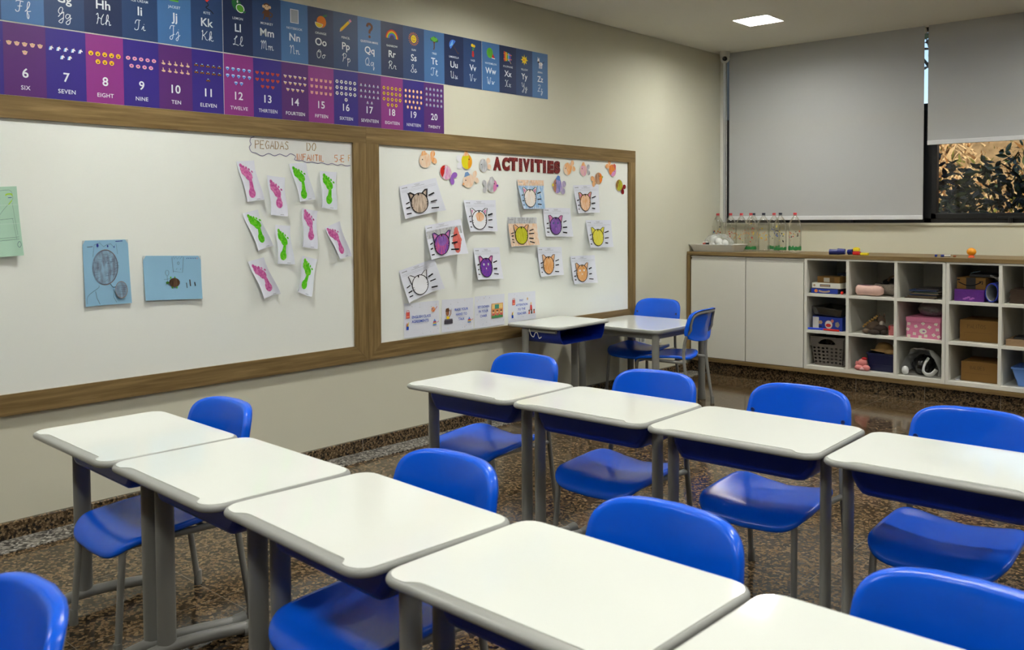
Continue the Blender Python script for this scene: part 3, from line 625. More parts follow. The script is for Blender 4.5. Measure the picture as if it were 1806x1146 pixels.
boxthing('pink_carton', 'small dotted pink carton beside the plush animal', 'box', (-2.430, YCF + .07, FL[2]), (-2.375, YCF + .16, FL[2] + .07), mat('dotted_pink', (196, 112, 112), .6, var=.4, scale=260), .25, extra=lambda o, a, b, h: patch(o, -a, -a + .012, h - .03, h, -b - .0005, m_red))
# navy bin with a hat
def bin_(name, label, x, y, z, w0, w1, d0, d1, H, m, rz=0, lip=.006):
    t = empty(name, label, 'bin', (x, y, z), rz); b = MB(); R4 = lambda a, d, zz: [(p, q, zz) for p, q in rrect(-a, -d, a, d, .02, 4)]
    b.loft([R4(w0, d0, 0), R4(w0 + (w1 - w0) * .35, d0 + (d1 - d0) * .35, H * .35), R4(w0 + (w1 - w0) * .36 + .002, d0 + (d1 - d0) * .36 + .002, H * .37), R4(w1, d1, H * .9), R4(w1 + lip, d1 + lip, H * .91), R4(w1 + lip, d1 + lip, H), R4(w1 - .004, d1 - .004, H), R4(w0 - .004, d0 - .004, .006)], m, True, True, False); b.build('bin_body', t); return t
bin_('storage_bin', 'navy blue plastic bin holding a straw hat', -2.475, YCF + .2, FL[3], .095, .105, .13, .14, .135, mat('navy_plastic', (10, 18, 62), .4))
o = MB(); o.lathe([(.1, -.004), (.098, 0), (.07, .004), (.066, .03), (.05, .058), (.02, .068), (.001, .07)], mat('straw', (150, 120, 72), .85, var=.15, scale=120, bump=.6), 24, cap0=False); o = o.build('straw_hat'); o.location = (-2.485, YCF + .17, FL[3] + .138); o.rotation_euler = (-.12, .1, 0); tag(o, 'straw coloured hat lying on the navy bin', 'hat')
o = MB().ball((0, 0, 0), (.05, .035, .022), mat('straw', (150, 120, 72)), 14, 8).build('straw_pouch'); o.location = (-2.413, YCF + .1, FL[3] + .145); tag(o, 'small straw pouch at the right rim of the navy bin', 'pouch')
def doll():
    t = empty('pink_doll', 'pink cloth doll slumped in front of the navy bin', 'doll', (-2.600, YCF + .03, FL[3])); m = mat('pink_plush', (206, 128, 124), .9, var=.15, scale=60, bump=.5)
    MB().ball((.0, .01, .055), (.036, .03, .032), m, 14, 9).build('body', t); MB().ball((.012, .012, .088), (.022, .02, .012), mat('red_felt', (186, 36, 44), .9), 12, 8).build('cap', t)
    s_ = MB(); s_.ball((-.02, -.01, .02), (.035, .025, .02), m, 14, 8); s_.ball((.035, -.01, .022), (.03, .025, .022), m, 14, 8); s_.ball((.01, -.02, .014), (.03, .015, .013), mat('pale_pink', (226, 176, 176), .9), 12, 8); s_.build('skirt', t)
    MB().ball((-.04, .0, .045), (.012, .014, .024), m, 10, 7).build('arm', t)
doll()
# -- third column: magazines, pink box, bags
mg = [mat('magazine_%d' % k, c_, .5) for k, c_ in enumerate(((60, 44, 28), (34, 54, 96), (92, 78, 56), (96, 112, 130), (42, 70, 60), (150, 140, 128), (44, 40, 38)))]
z = FL[1]
mlab = ['thin brown card at the bottom of the magazine pile', 'tan folder low in the magazine pile', 'blue magazine low in the pile', 'brown booklet in the middle of the magazine pile', 'green edged magazine in the pile', 'pale magazine near the top of the pile', 'blue cover near the top of the magazine pile', 'dark paper topping the magazine pile']
for k, (mi_, hgt, x0, x1, rz) in enumerate(((0, .008, -2.305, -2.085, .05), (2, .010, -2.285, -2.065, -.04), (1, .012, -2.275, -2.075, .08), (2, .008, -2.255, -2.045, -.1), (4, .007, -2.245, -2.065, .12), (5, .006, -2.235, -2.050, -.05), (1, .008, -2.275, -2.070, .1), (6, .012, -2.225, -2.050, -.02))):
    boxthing('magazine', mlab[k], 'magazine', (x0 + .0, YCF + .06 + .01 * (k % 3), z), (x1 - .012, YCF + .30, z + hgt), mg[mi_], rz * .35, 'magazines in the third compartment of the top row', .001); z += hgt + .0004
m_pkb = mat('pink_card', (206, 120, 152), .6, var=.1, scale=90); m_flw = mat('cream_flower', (216, 214, 196), .7)
t = empty('pink_gift_box', 'pink flowered box with a lid in the middle row', 'box', (-2.160, YCF + .19, FL[2]), -.02)
b = MB().box((-.118, -.15, 0), (.118, .15, .12), m_pkb, .002)
rf = random.Random(3)
for cx, cz in ((-.1, .012), (-.06, .03), (.02, .02), (.075, .03), (-.108, .06), (-.05, .085), (.045, .085), (.1, .07), (-.1, .1), (0, .108), (.09, .11), (-.02, .01), (.11, .02)):
    for k in range(4): a = k * PI / 2 + cx * 40; disc(b, cx + .008 * math.cos(a), cz + .007 * math.sin(a), .0065, .006, -.1504, m_flw, 7)
disc(b, 0, .052, .027, .02, -.1506, m_flw, 10); disc(b, .006, .052, .01, .006, -.151, mat('mauve_print', (150, 96, 160), .7))
b.build('box_body', t); MB().box((-.122, -.154, .118), (.122, .154, .152), m_pkb, .003).build('lid', t)
def bag(name, label, loc, sc, m, seed, cat='plastic bag', rz=0):
    b = MB(); rr = random.Random(seed); ph = [rr.uniform(0, 6) for _ in range(6)]; rings = []
    for i in range(17):
        a = PI * (i + .04) / 16.08; ring = []
        for j in range(28):
            q = 2 * PI * j / 28; d = 1 + .10 * math.sin(3 * q + ph[0] + 2 * a) + .07 * math.sin(5 * q + ph[1] - 3 * a) + .05 * math.sin(9 * q + ph[2] + 5 * a)
            ring.append((sc[0] * math.sin(a) * math.cos(q) * d, sc[1] * math.sin(a) * math.sin(q) * d, max(-sc[2] * .98, -sc[2] * math.cos(a) * (d if a > 1.5 else 1)) + sc[2]))
        rings.append(ring)
    b.loft(rings, m); o = b.build(name); o.location = loc; o.rotation_euler = (0, 0, rz); return tag(o, label, cat)
film = clear('plastic_film', (214, 214, 214), .12, .12, .3, (170, 170, 168))
bag('clear_plastic_bag', 'crumpled clear plastic bag on the pink flowered box', (-2.145, YCF + .17, FL[2] + .153), (.095, .07, .05), film, 5)
m_wbag = mat('white_bag_film', (206, 208, 206), .35, .5, var=.04, bump=.3)
t = empty('white_plastic_bag', 'white plastic bag spilling open in the bottom row', 'plastic bag', (-2.185, YCF + .17, FL[3]))
b = MB(); rings = []
for i in range(13):   # draped shell open to the front
    u = i / 12; ring = []
    for j in range(22):
        q = PI * j / 21; wv = 1 + .05 * math.sin(7 * q + 4 * u) + .03 * math.sin(13 * q); ring.append((.125 * math.cos(q) * wv, -.12 + .26 * u, .012 + .19 * math.sin(q) ** .8 * wv * (1 - .5 * u * u)))
    rings.append(ring)
b.loft(rings, m_wbag, False, True, True, closed=False); b.build('bag_body', t)
MB().tube([(.06, -.115, .14), (.035, -.13, .09), (.03, -.14, .045), (.055, -.145, .022), (.09, -.14, .026), (.118, -.13, .06)], .020, m_wbag, 10, 5, flat=.45).build('handle', t)
MB().ball((-.098, -.135, .034), (.026, .02, .033), m_wbag, 14, 9).build('bag_corner', t)
bag('black_plastic_bag', 'shiny black bag bulging out of the white plastic bag', (-2.180, YCF + .115, FL[3] + .001), (.075, .09, .072), mat('black_bag_film', (8, 8, 8), .25, .5), 9)
# -- fourth column
def smile(o, hx_, hy_, h):
    y = -hy_ - .0006; patch(o, -.032, .03, .001, h, y, mat('dark_tape', (26, 24, 22), .35))
    for q in ribbon([(-.085 + .15 * k / 14, h * .62 - .026 * math.sin(PI * k / 14)) for k in range(15)], .007): o.add([(p.x, y - .0006, p.y) for p in q], [[0, 1, 2, 3]], M_ink)
    for q in ribbon([(.052, h * .66), (.076, h * .70), (.072, h * .44)], .006): o.add([(p.x, y - .0006, p.y) for p in q], [[0, 1, 2, 3]], M_ink)
    patch(o, -hx_ + .002, -hx_ + .02, h - .022, h - .012, y, M_ink)
boxthing('parcel_box', 'brown parcel box with a printed curved arrow and dark tape', 'box', (-1.940, YCF + .06, FL[1] + .085), (-1.752, YCF + .28, FL[1] + .166), kraft, -.02, extra=smile)
boxthing('purple_box', 'purple box under the parcel with the curved arrow', 'box', (-1.948, YCF + .03, FL[1]), (-1.752, YCF + .3, FL[1] + .083), mat('purple_card', (84, 24, 120), .5, var=.25, scale=30), -.02, extra=lambda o, a, b, h: [disc(o, -.03 + .014 * k - .0 * k, .018 + .006 * (k % 3), .012, .006, -b - .0006 - .0002 * k, mat('lilac_print', (150, 84, 170), .6), 9) for k in range(5)])
o = MB().box((-.06, -.09, 0), (.11, .09, .022), mat('black_case', (16, 16, 18), .5), .006).build('black_folder'); o.location = (-1.822, YCF + .2, FL[1] + .166); o.rotation_euler = (0, .0, .1); tag(o, 'black folder on top of the parcel box', 'folder')
o = MB().tube([(0, 0, 0), (.06, 0, .018)], .0035, mat('steel_blue', (70, 96, 120), .3), 8, 1).build('blue_pen'); o.location = (-1.862, YCF + .1, FL[1] + .194); tag(o, 'thin blue pen on the black folder', 'pen')
mt = MB(); pp = [(.028 * math.cos(a) * (1 + 0) + 0, a) for a in (0,)]
prof = [(.044 * math.cos(math.radians(d)) * s_, .072 + .070 * math.sin(math.radians(d)) * s_) for d, s_ in [(70 - k * 17, 1 - .004 * k) for k in range(23)]]
inn = [(p[0] * .86, .072 + (p[1] - .072) * .9) for p in prof]
for src_, m in ((prof, mat('mat_blue', (16, 40, 150), .5)), (inn, mat('mat_white', (186, 190, 196), .6))):
    V = [(x, y, z) for x, z in src_ for y in (0, .3)]; mt.add(V, [[2 * k, 2 * k + 1, 2 * k + 3, 2 * k + 2] for k in range(len(src_) - 1)], m, True)
mt.add([(x, 0, z) for x, z in prof] + [(x, 0, z) for x, z in inn], [[k, k + 1, len(prof) + k + 1, len(prof) + k] for k in range(len(prof) - 1)], mat('mat_blue', (16, 40, 150)))
o = mt.build('rolled_mat'); o.location = (-1.704, YCF + .012, FL[1]); tag(o, 'rolled blue mat with a white lining standing beside the purple box', 'mat')
o = MB().tube([(0, 0, 0), (-.03, 0, .025), (-.045, 0, .03), (-.035, 0, .018), (0, 0, .012), (.015, 0, -.02)], .002, M_rim, 6, 5).build('string_loop'); o.location = (-1.677, YCF + .05, FL[1] + .158); tag(o, 'thin white cord loop above the rolled mat', 'cord')
penc = mat('pencil_on_card', (92, 66, 34), .9)
def lbl(txt, s, fz):
    def f(o, a, b, h):
        hand(o, txt, FRONT(-a * .62 if fz else -a * .5, -b - .0005, h * .62), s, .0028, penc)
        for q in ribbon([(-a * .78, h * .22), (-a * .78, h * .42), (a * .6, h * .42)], .0018): o.add([(p.x, -b - .0005, p.y) for p in q], [[0, 1, 2, 3]], kraftd)
    return f
boxthing('cardboard_box', 'brown cardboard box with pencil lettering in the middle row', 'box', (-1.930, YCF + .10, FL[2]), (-1.666, YCF + .4, FL[2] + .150), kraft, 0, 'lettered cardboard boxes', extra=lbl('PALITOS', .028, True))
boxthing('cardboard_box', 'brown cardboard box with pencil lettering in the bottom row', 'box', (-1.910, YCF + .07, FL[3]), (-1.668, YCF + .36, FL[3] + .138), kraft, 0, 'lettered cardboard boxes', extra=lbl('BALDES', .024, False))
boxthing('paper_scrap', 'small white scrap beside the lettered box in the bottom row', 'paper', (-1.947, YCF + .06, FL[3]), (-1.920, YCF + .075, FL[3] + .008), M_paper)
# -- fifth column
z = FL[1]
for k in range(9):
    h_ = .009 + .003 * (k % 2); boxthing('dark_book', 'dark brown book in the pile at the right edge of the top row', 'book', (-1.607 + .004 * (k % 3), YCF + .07, z), (-1.362 + .005 * (k % 2), YCF + .3, z + h_), mat('dark_brown_card', (58, 42, 28), .8, var=.2), 0, 'dark books in the right compartment of the top row', .001); z += h_ + .0005
boxthing('black_pouch', 'black pouch on the dark books at the right edge', 'pouch', (-1.532, YCF + .1, z), (-1.382, YCF + .25, z + .03), mat('black_case', (16, 16, 18), .5), .2, bev=.01)
z = FL[2]
for k in range(5): boxthing('wooden_board', 'thin pale wooden board in the stack at the right edge', 'board', (-1.617 + .003 * (k % 2), YCF + .03, z), (-1.362, YCF + .3, z + .008), mat('pale_board', (150, 122, 90), .7, var=.15), 0, 'thin wooden boards in the middle row', .001); z += .0088
boxthing('black_tablet', 'flat black case lying on the thin wooden boards', 'case', (-1.582, YCF + .08, z), (-1.392, YCF + .25, z + .012), mat('black_case', (16, 16, 18), .5), .05, bev=.003)
bin_('storage_bin', 'light blue plastic bin in the bottom right compartment', -1.467, YCF + .18, FL[3], .085, .115, .1, .13, .13, mat('light_blue_plastic', (92, 134, 204), .35))

# ------------------------------------------------------------------ on the worktop
ZW = 1.0405
M_pet = clear('clear_bottle_plastic', (250, 250, 247), .03, .05, .02, (200, 198, 188))
M_green = mat('green_cellophane', (44, 128, 66), .4, .5, var=.5, scale=60)
capc = {'r': mat('red_cap', (196, 52, 58), .4), 'k': mat('dark_cap', (30, 34, 52), .4)}
dotc = [mat('paint_red', (196, 50, 50), .6), mat('paint_yellow', (220, 190, 50), .6), mat('paint_black', (44, 44, 50), .6), mat('paint_blue', (64, 92, 180), .6), mat('paint_orange', (206, 150, 100), .6), mat('paint_green', (60, 130, 80), .6)]
BPROF = [(.030, 0), (.045, .002), (.053, .02), (.053, .035), (.0515, .06), (.0525, .10), (.0515, .14), (.053, .18), (.0535, .205), (.050, .235), (.040, .262), (.026, .285), (.016, .298), (.0125, .306), (.0125, .318)]
def bott_r(z):
    for (r0, z0), (r1, z1) in zip(BPROF, BPROF[1:]):
        if z0 <= z <= z1: return r0 + (r1 - r0) * (z - z0) / (z1 - z0)
    return .0125
def bottle(x, y, cap, seed, cols, band, label):
    t = empty('plastic_bottle', label, 'bottle', (x, y, ZW), random.Random(seed).uniform(-.3, .3), 'decorated clear bottles on the worktop')
    b = MB(); n = 30; rings = [[((r + (.004 * math.cos(5 * q) * (1 - z / .035) if z < .035 else .0)) * math.cos(q), (r + (.004 * math.cos(5 * q) * (1 - z / .035) if z < .035 else .0)) * math.sin(q), z) for q in [2 * PI * k / n for k in range(n)]] for r, z in BPROF]
    b.loft(rings, M_pet, True, False); b.build('bottle_body', t)
    c = MB(); c.lathe([(.0145, .312), (.0148, .326), (.0135, .329), (0, .329)], capc[cap], 18, cap1=False); c.lathe([(.0165, .3055), (.0165, .3085)], capc[cap], 18); c.build('cap', t)
    rr = random.Random(seed); d = MB()
    for k in range(26 if cols else 0):
        th = -PI / 2 + rr.uniform(-1.2, 1.2); z = rr.gauss(cols[1], cols[2]); z = min(.24, max(.05, z)); s_ = rr.uniform(.0025, .0065); m = dotc[rr.choice(cols[0])]; V = []
        for a in range(7):
            zz = z + s_ * math.sin(a * 2 * PI / 7) * rr.uniform(.7, 1.6); R_ = bott_r(zz) + .0008; tt = th + s_ * math.cos(a * 2 * PI / 7) * rr.uniform(.7, 1.3) / R_; V.append((R_ * math.cos(tt), R_ * math.sin(tt), zz))
        d.add(V, [list(range(7))], m)
    if d.v: d.build('painted_dots', t)
    if band:
        g = MB(); n = 32; V = []
        for k in range(n + 1):
            a = -PI * 1.05 + PI * 1.1 * k / n; lo, hi = .016 + .006 * rr.random(), (.036 + .012 * rr.random()) * (1.2 if band > 1 else 1)
            for z in (lo, (lo + hi) / 2, hi): V.append(((bott_r(z) + .0012) * math.cos(a), (bott_r(z) + .0012) * math.sin(a), z))
        g.add(V, [[3 * k + q, 3 * k + 3 + q, 3 * k + 4 + q, 3 * k + 1 + q] for k in range(n) for q in (0, 1)], M_green, True); g.build('green_band', t)
BT = [(1266, 7.17, 'r', 1, ((0, 1, 5, 3, 0, 2), .165, .025), 0, 'clear bottle with many coloured dots at the left end, behind the white tray'),
      (1288.5, 7.08, 'r', 2, ((0, 4, 4), .14, .03), 0, 'clear bottle with a pink ring, behind the right half of the white tray'),
      (1307.5, 7.06, 'r', 3, ((1, 5, 0, 4), .13, .03), 1, 'clear bottle with a yellow and green mark at its middle'),
      (1324, 7.03, 'r', 4, ((1, 4, 0), .15, .03), 1, 'clear red-capped bottle with a dark-capped one close behind it'),
      (1329, 7.17, 'k', 5, ((1, 4, 4), .17, .03), 0, 'dark-capped clear bottle half hidden behind a red-capped one'),
      (1346.5, 7.04, 'k', 6, ((4, 1), .13, .03), 0, 'plain dark-capped clear bottle near the middle of the row'),
      (1365, 7.12, 'r', 7, ((3, 2, 5), .17, .03), 2, 'clear bottle with black and blue marks, behind a dark-capped one'),
      (1376, 7.02, 'k', 8, ((3, 1, 2, 1), .15, .05), 1, 'dark-capped clear bottle with a yellow spot and blue top marks'),
      (1402, 7.04, 'r', 9, ((2, 0, 1, 4, 2), .14, .03), 2, 'clear bottle with red and black marks at the right end of the row')]
for (bx0, bz0), yb_, cap, sd_, cols, band, lb in (((-4.092,1.037), 7.2, *BT[0][2:]), ((-3.936,1.042), 7.15, *BT[1][2:]), ((-3.804,1.046), 7.10, *BT[2][2:]), ((-3.672,1.051), 7.02, *BT[3][2:]), ((-3.739,1.044), 7.2, *BT[4][2:]), ((-3.564,1.053), 7.04, *BT[5][2:]), ((-3.527,1.05), 7.16, *BT[6][2:]), ((-3.382,1.058), 6.98, *BT[7][2:]), ((-3.281,1.059), 7.04, *BT[8][2:])):
    bottle(bx0, yb_, cap, sd_, cols, band, lb)
# white tray with bags of balls
tx0, tx1_ = (-4.135,1.051)[0], (-3.683,1.06)[0]
txc, tw = (tx0 + tx1_) / 2, (tx1_ - tx0) / 2
t = empty('serving_tray', 'white plastic tray on the worktop in the corner', 'tray', (txc, 6.88, ZW))
m = mat('translucent_white_plastic', (212, 212, 204), .4, var=.03)
R4 = lambda a, d, zz: [(p, q, zz) for p, q in rrect(-a, -d, a, d, .03, 5)]
MB().loft([R4(tw * .86, .10, 0), R4(tw * .97, .125, .055), R4(tw, .132, .058), R4(tw, .132, .063), R4(tw * .955, .122, .061), R4(tw * .84, .097, .004)], m, True, True, False).build('tray_body', t)
wball = mat('white_ball', (232, 232, 228), .45)
for k, (dx, dy, dz, r_, lb) in enumerate(((-.105, -.03, .055, .032, 'white ball at the left end of the tray'), (-.035, -.01, .105, .034, 'white ball topping the heap in the tray, left of centre'), (-.045, .05, .07, .034, 'white ball at the back of the tray'), (.02, -.02, .085, .033, 'white ball at the middle of the tray'), (.065, .0, .07, .033, 'white ball at the right of the tray'), (-.03, -.05, .05, .03, 'white ball low at the front of the tray'), (.045, -.05, .045, .03, 'white ball low at the front right of the tray'))):
    o = MB().ball((0, 0, 0), r_, wball, 18, 12).build('foam_ball'); o.location = (txc + dx, 6.88 + dy, ZW + dz); tag(o, lb, 'ball', 'white balls in the tray')
bag('plastic_bag', 'thin clear plastic bag draped over the white balls in the tray', (txc + .02, 6.87, ZW + .03), (.125, .085, .058), clear('thin_bag_film', (252, 253, 253), .02, .1, .10, (224, 230, 228)), 2)
for k, (dx, m_) in enumerate(((-.085, mat('token_red', (170, 70, 56), .5)), (-.058, M_ink))):
    o = MB().tube([(dx - .014, 0, 0), (dx + .014, 0, .003)], .009, m_, 8, 1).build('small_token'); o.location = (txc, 6.80, ZW + .066); tag(o, ('reddish' if k == 0 else 'black') + ' small token at the front rim of the white tray', 'token')
o = MB().lathe([(.028, 0), (.033, .05), (.034, .07), (.03, .072), (.028, .004)], mat('grey_cup', (150, 146, 134), .5), 18).build('plastic_cup'); o.location = (tx0 + .0, 7.02, ZW); tag(o, 'small grey cup behind the left end of the white tray', 'cup')
# blue tubes, blocks, markers
m_nv = mat('navy_toy', (16, 30, 110), .35); m_ye = mat('yellow_toy', (226, 206, 24), .4); m_rd = mat('red_toy', (196, 24, 14), .4)
(bx0, _), (bx1, _) = (-2.883,1.057), (-2.748,1.055)
o = MB().tube([(bx0, 6.80, ZW + .021), (bx0 + .075, 6.81, ZW + .021)], .021, m_nv, 18, 1).lathe([(.0215, 0), (.023, .006), (.0215, .012)], m_nv, 18, Matrix.Translation((bx0 + .06, 6.81, ZW + .021)) @ Matrix.Rotation(PI / 2, 4, 'Y')).build('toy_tube'); tag(o, 'dark blue toy tube lying at the left of the toys', 'toy', 'toys on the worktop')
o = MB().tube([(bx0 + .07, 6.79, ZW + .025), (bx0 + .125, 6.80, ZW + .025)], lambda k: .025 - .004 * k, m_nv, 18, 1).build('toy_tube'); tag(o, 'fatter dark blue toy tube between the other toys', 'toy', 'toys on the worktop')
o = MB().tube([(bx1 - .0, 6.84, ZW + .02), (bx1 + .04, 6.83, ZW + .024)], .021, m_nv, 18, 1).build('toy_tube'); tag(o, 'dark blue toy tube behind the yellow and red blocks', 'toy', 'toys on the worktop')
(cx, cz) = (-2.682,1.078)
o = MB().box((-.024, -.016, 0), (.024, .016, .026), m_ye, .006).lathe([(.016, .026), (.016, .031)], m_ye, 14).build('toy_block'); o.location = (cx, 6.83, ZW + .028); tag(o, 'yellow toy block stacked on the red one', 'toy', 'toys on the worktop')
o = MB().box((-.028, -.02, 0), (.028, .02, .027), m_rd, .007).lathe([(.007, 0), (.004, .02)], m_rd, 10, Matrix.Translation((-.026, 0, .014)) @ Matrix.Rotation(-PI / 2, 4, 'Y')).build('toy_block'); o.location = (cx + .004, 6.825, ZW); tag(o, 'red toy block under the yellow one', 'toy', 'toys on the worktop')
o = MB().box((-.03, -.016, 0), (.03, .016, .020), m_ye, .005).build('toy_block'); o.location = (cx + .078, 6.79, ZW); tag(o, 'flat yellow toy block to the right of the red one', 'toy', 'toys on the worktop')
def marker(u0, u1, y, cap, label):
    t = empty('marker_pen', label, 'marker', (u0, y, ZW + .008)); L_ = u1 - u0
    MB().tube([(0, 0, 0), (L_ * .35, 0, 0)], .008, cap, 12, 1).build('pen_cap', t)
    if L_ > .04: MB().tube([(L_ * .35, 0, 0), (L_, .01, 0)], .0075, M_white, 12, 1).build('barrel', t)
m_bc = mat('blue_cap', (30, 56, 150), .4)
(m0, _), (m1, _), (m2_, _), (m3, _), (m4, _), (og, _) = (-2.114,1.047), (-2.091,1.048), (-2.075,1.048), (-2.013,1.049), (-1.99,1.05), (-1.865,1.053)
marker(m0, m0 + .038, 6.85, m_bc, 'blue marker cap left of the blue and white marker'); marker(m2_, m3, 6.86, m_bc, 'white marker with a blue cap lying on the worktop')
o = MB().ball((0, 0, .007), (.012, .008, .007), mat('red_gold', (150, 80, 30), .4), 12, 8).build('bead'); o.location = (m4 + .01, 6.85, ZW); tag(o, 'tiny reddish bead between the marker and the orange toy', 'bead')
t = empty('orange_toy', 'round orange toy with a red base on the worktop under the open window', 'toy', (og, 6.84, ZW)); mo = mat('orange_toy_plastic', (240, 156, 20), .4)
MB().ball((0, 0, .042), (.031, .029, .028), mo, 20, 12).build('body', t); MB().lathe([(.022, 0), (.02, .008), (.014, .018)], mat('orange_red', (226, 90, 20), .4), 16).build('base', t)

# ------------------------------------------------------------------ whiteboards on the left wall
def WP(y, z, x=0): return (XL + x, y, z)
ZO0, ZI0, ZI1, ZO1 = .525, .6142, 1.7706, 1.8651
def whiteboard(y0, y1, l, r, label):
    """y0..y1 outer, l / r = stile widths"""
    t = empty('whiteboard', label, 'whiteboard', (XL, (y0 + y1) / 2, ZO0), group='wood framed whiteboards'); c = Vector((XL, (y0 + y1) / 2, ZO0))
    def add(name, a, b, m, bev=.001, quad=None):
        o = MB()
        if quad:
            lo = [(XL, *p) for p in quad]; hi = [(XL + .024, *p) for p in quad]; o.add(lo + hi, [[0, 1, 2, 3][::-1], [4, 5, 6, 7]] + [[k, (k + 1) % 4, 4 + (k + 1) % 4, 4 + k] for k in range(4)], m)
        else: o.box(a, b, m, bev)
        o.v = [tuple(Vector(p) - c) for p in o.v]; return o.build(name, t)
    add('board_panel', (XL, y0 + .02, ZI0 - .02), (XL + .012, y1 - .02, ZI1 + .02), M_board)
    g = .0012
    add('frame_rail', 0, 0, M_woody, quad=[(y0, ZO0), (y1 - g, ZO0), (y1 - r - g, ZI0), (y0 + l, ZI0)])
    add('frame_rail', 0, 0, M_woody, quad=[(y0 + l, ZI1), (y1 - r, ZI1), (y1 - .0003, ZO1), (y0, ZO1)] if False else [(y0, ZI1), (y1, ZI1), (y1, ZO1), (y0, ZO1)])
    add('frame_stile', 0, 0, M_woodz, quad=[(y0 + .0006, ZO0 + .0006), (y0 + l, ZI0 + .0006), (y0 + l, ZI1), (y0 + .0006, ZI1)])
    add('frame_stile', 0, 0, M_woodz, quad=[(y1 - r, ZI0 + .0006), (y1 - .0006, ZO0 + .0006), (y1 - .0006, ZI1), (y1 - r, ZI1)])
    return t
yl1, yr0 = (3.14,1.616)[0], (3.324,1.623)[0]; yR, yRi = (5.916,1.714)[0], (5.825,1.711)[0]; ymid = (yl1 + yr0) / 2
whiteboard(.35, ymid - .0004, .09, ymid - yl1, 'long wood-framed whiteboard with the footprints and blue drawings')
whiteboard(ymid + .0004, yR, yr0 - ymid, yR - yRi, 'wood-framed whiteboard with the cat sheets and the word ACTIVITIES')

# ------------------------------------------------------------------ flat printing helpers (surface print stays in the sheet's own mesh)
class Sheet(MB):
    """2-D drawing placed on a surface by fn(x, y, lift)"""
    def __init__(s, fn, step=.00035): super().__init__(); s.fn = fn; s.lay = 0; s.step = step; s.inc = .12
    def up(s, k=1): s.lay += k; return s
    def poly(s, P, m): s.lay += s.inc; h = s.lay * s.step; s.add([s.fn(x, y, h) for x, y in P], [list(range(len(P)))], m); return s
    def ell(s, cx, cy, rx, ry, m, n=14, a0=0, rot=0):
        c, q = math.cos(rot), math.sin(rot)
        return s.poly([(cx + rx * math.cos(a) * c - ry * math.sin(a) * q, cy + rx * math.cos(a) * q + ry * math.sin(a) * c) for a in [a0 + 2 * PI * k / n for k in range(n)]], m)
    def line(s, P, wd, m, k=1):
        if k > 1 and len(P) > 2: P = [(v.x, v.y) for v in spline([(p[0], p[1], 0) for p in P], k)]
        s.lay += s.inc; h = s.lay * s.step
        for q in ribbon(P, wd): s.add([s.fn(p.x, p.y, h) for p in q], [[0, 1, 2, 3]], m)
        return s
    def loop(s, P, wd, m, k=4): Q = [(v.x, v.y) for v in spline([(p[0], p[1], 0) for p in P], k, True)]; return s.line(Q + Q[:1], wd, m)
    def rect(s, x0, y0, x1, y1, m): return s.poly([(x0, y0), (x1, y0), (x1, y1), (x0, y1)], m)
    def text(s, txt, cx, cy, h, m, bold=.0, track=1, squash=1):
        """printed capitals centred on (cx, cy); h = cap height"""
        V, F, wd_ = glyphs(txt, bold, track); k = h / .73
        s.lay += .3; L_ = s.lay * s.step; s.add([s.fn(cx + (x - wd_ / 2) * k * squash, cy + (y - .365) * k, L_) for x, y in V], F, m); return s
GC = {}
def glyphs(txt, bold, track=1):
    key = (txt, bold, track)
    if key in GC: return GC[key]
    c = bpy.data.curves.new('lettering', 'FONT'); c.body = txt; c.size = 1; c.offset = bold; c.space_character = track; c.resolution_u = 3; c.fill_mode = 'FRONT'
    o = bpy.data.objects.new('lettering', c); me = bpy.data.meshes.new_from_object(o)
    V = [(v.co.x, v.co.y) for v in me.vertices]; F = [list(p.vertices) for p in me.polygons]
    xs = [v[0] for v in V] or [0]; mn = min(xs); V = [(x - mn, y) for x, y in V]; GC[key] = (V, F, max(xs) - mn)
    bpy.data.objects.remove(o); bpy.data.meshes.remove(me); bpy.data.curves.remove(c); return GC[key]
def wallfn(y0, z0, sx=1, sy=1, off=.0005): return lambda x, y, h: (XL + off + h, y0 + x * sx, z0 + y * sy)

# ------------------------------------------------------------------ posters above the boards
pc = lambda n_, c_: mat(n_, c_, .45, .35, var=.02, scale=5)
PB = {'l': pc('poster_light_blue', (66, 110, 162)), 'm': pc('poster_mid_blue', (40, 66, 110)), 'd': pc('poster_dark_blue', (26, 42, 80)), 't': pc('poster_teal_blue', (36, 62, 104))}
PN = {'i': pc('poster_indigo', (52, 38, 128)), 'p': pc('poster_purple', (84, 38, 110)), 'm': pc('poster_magenta', (136, 50, 130))}
pw = mat('poster_white', (226, 232, 236), .5); hx_c = {}
def cm(r, g, b): return mat('print_%02x%02x%02x' % (r, g, b), (r, g, b), .55, .25)
YEL, ORG, REDc, GRN, DGR, BRN, TAN, PNK, GRY, BLK, LBL, BLU, WHT, PUR = cm(238, 206, 40), cm(232, 132, 40), cm(204, 50, 44), cm(96, 176, 56), cm(40, 110, 60), cm(96, 62, 40), cm(222, 190, 150), cm(232, 150, 180), cm(160, 166, 172), cm(26, 26, 30), cm(120, 190, 240), cm(70, 120, 220), cm(240, 240, 240), cm(120, 70, 170)
seam = mat('paper_edge', (214, 212, 206), .6)
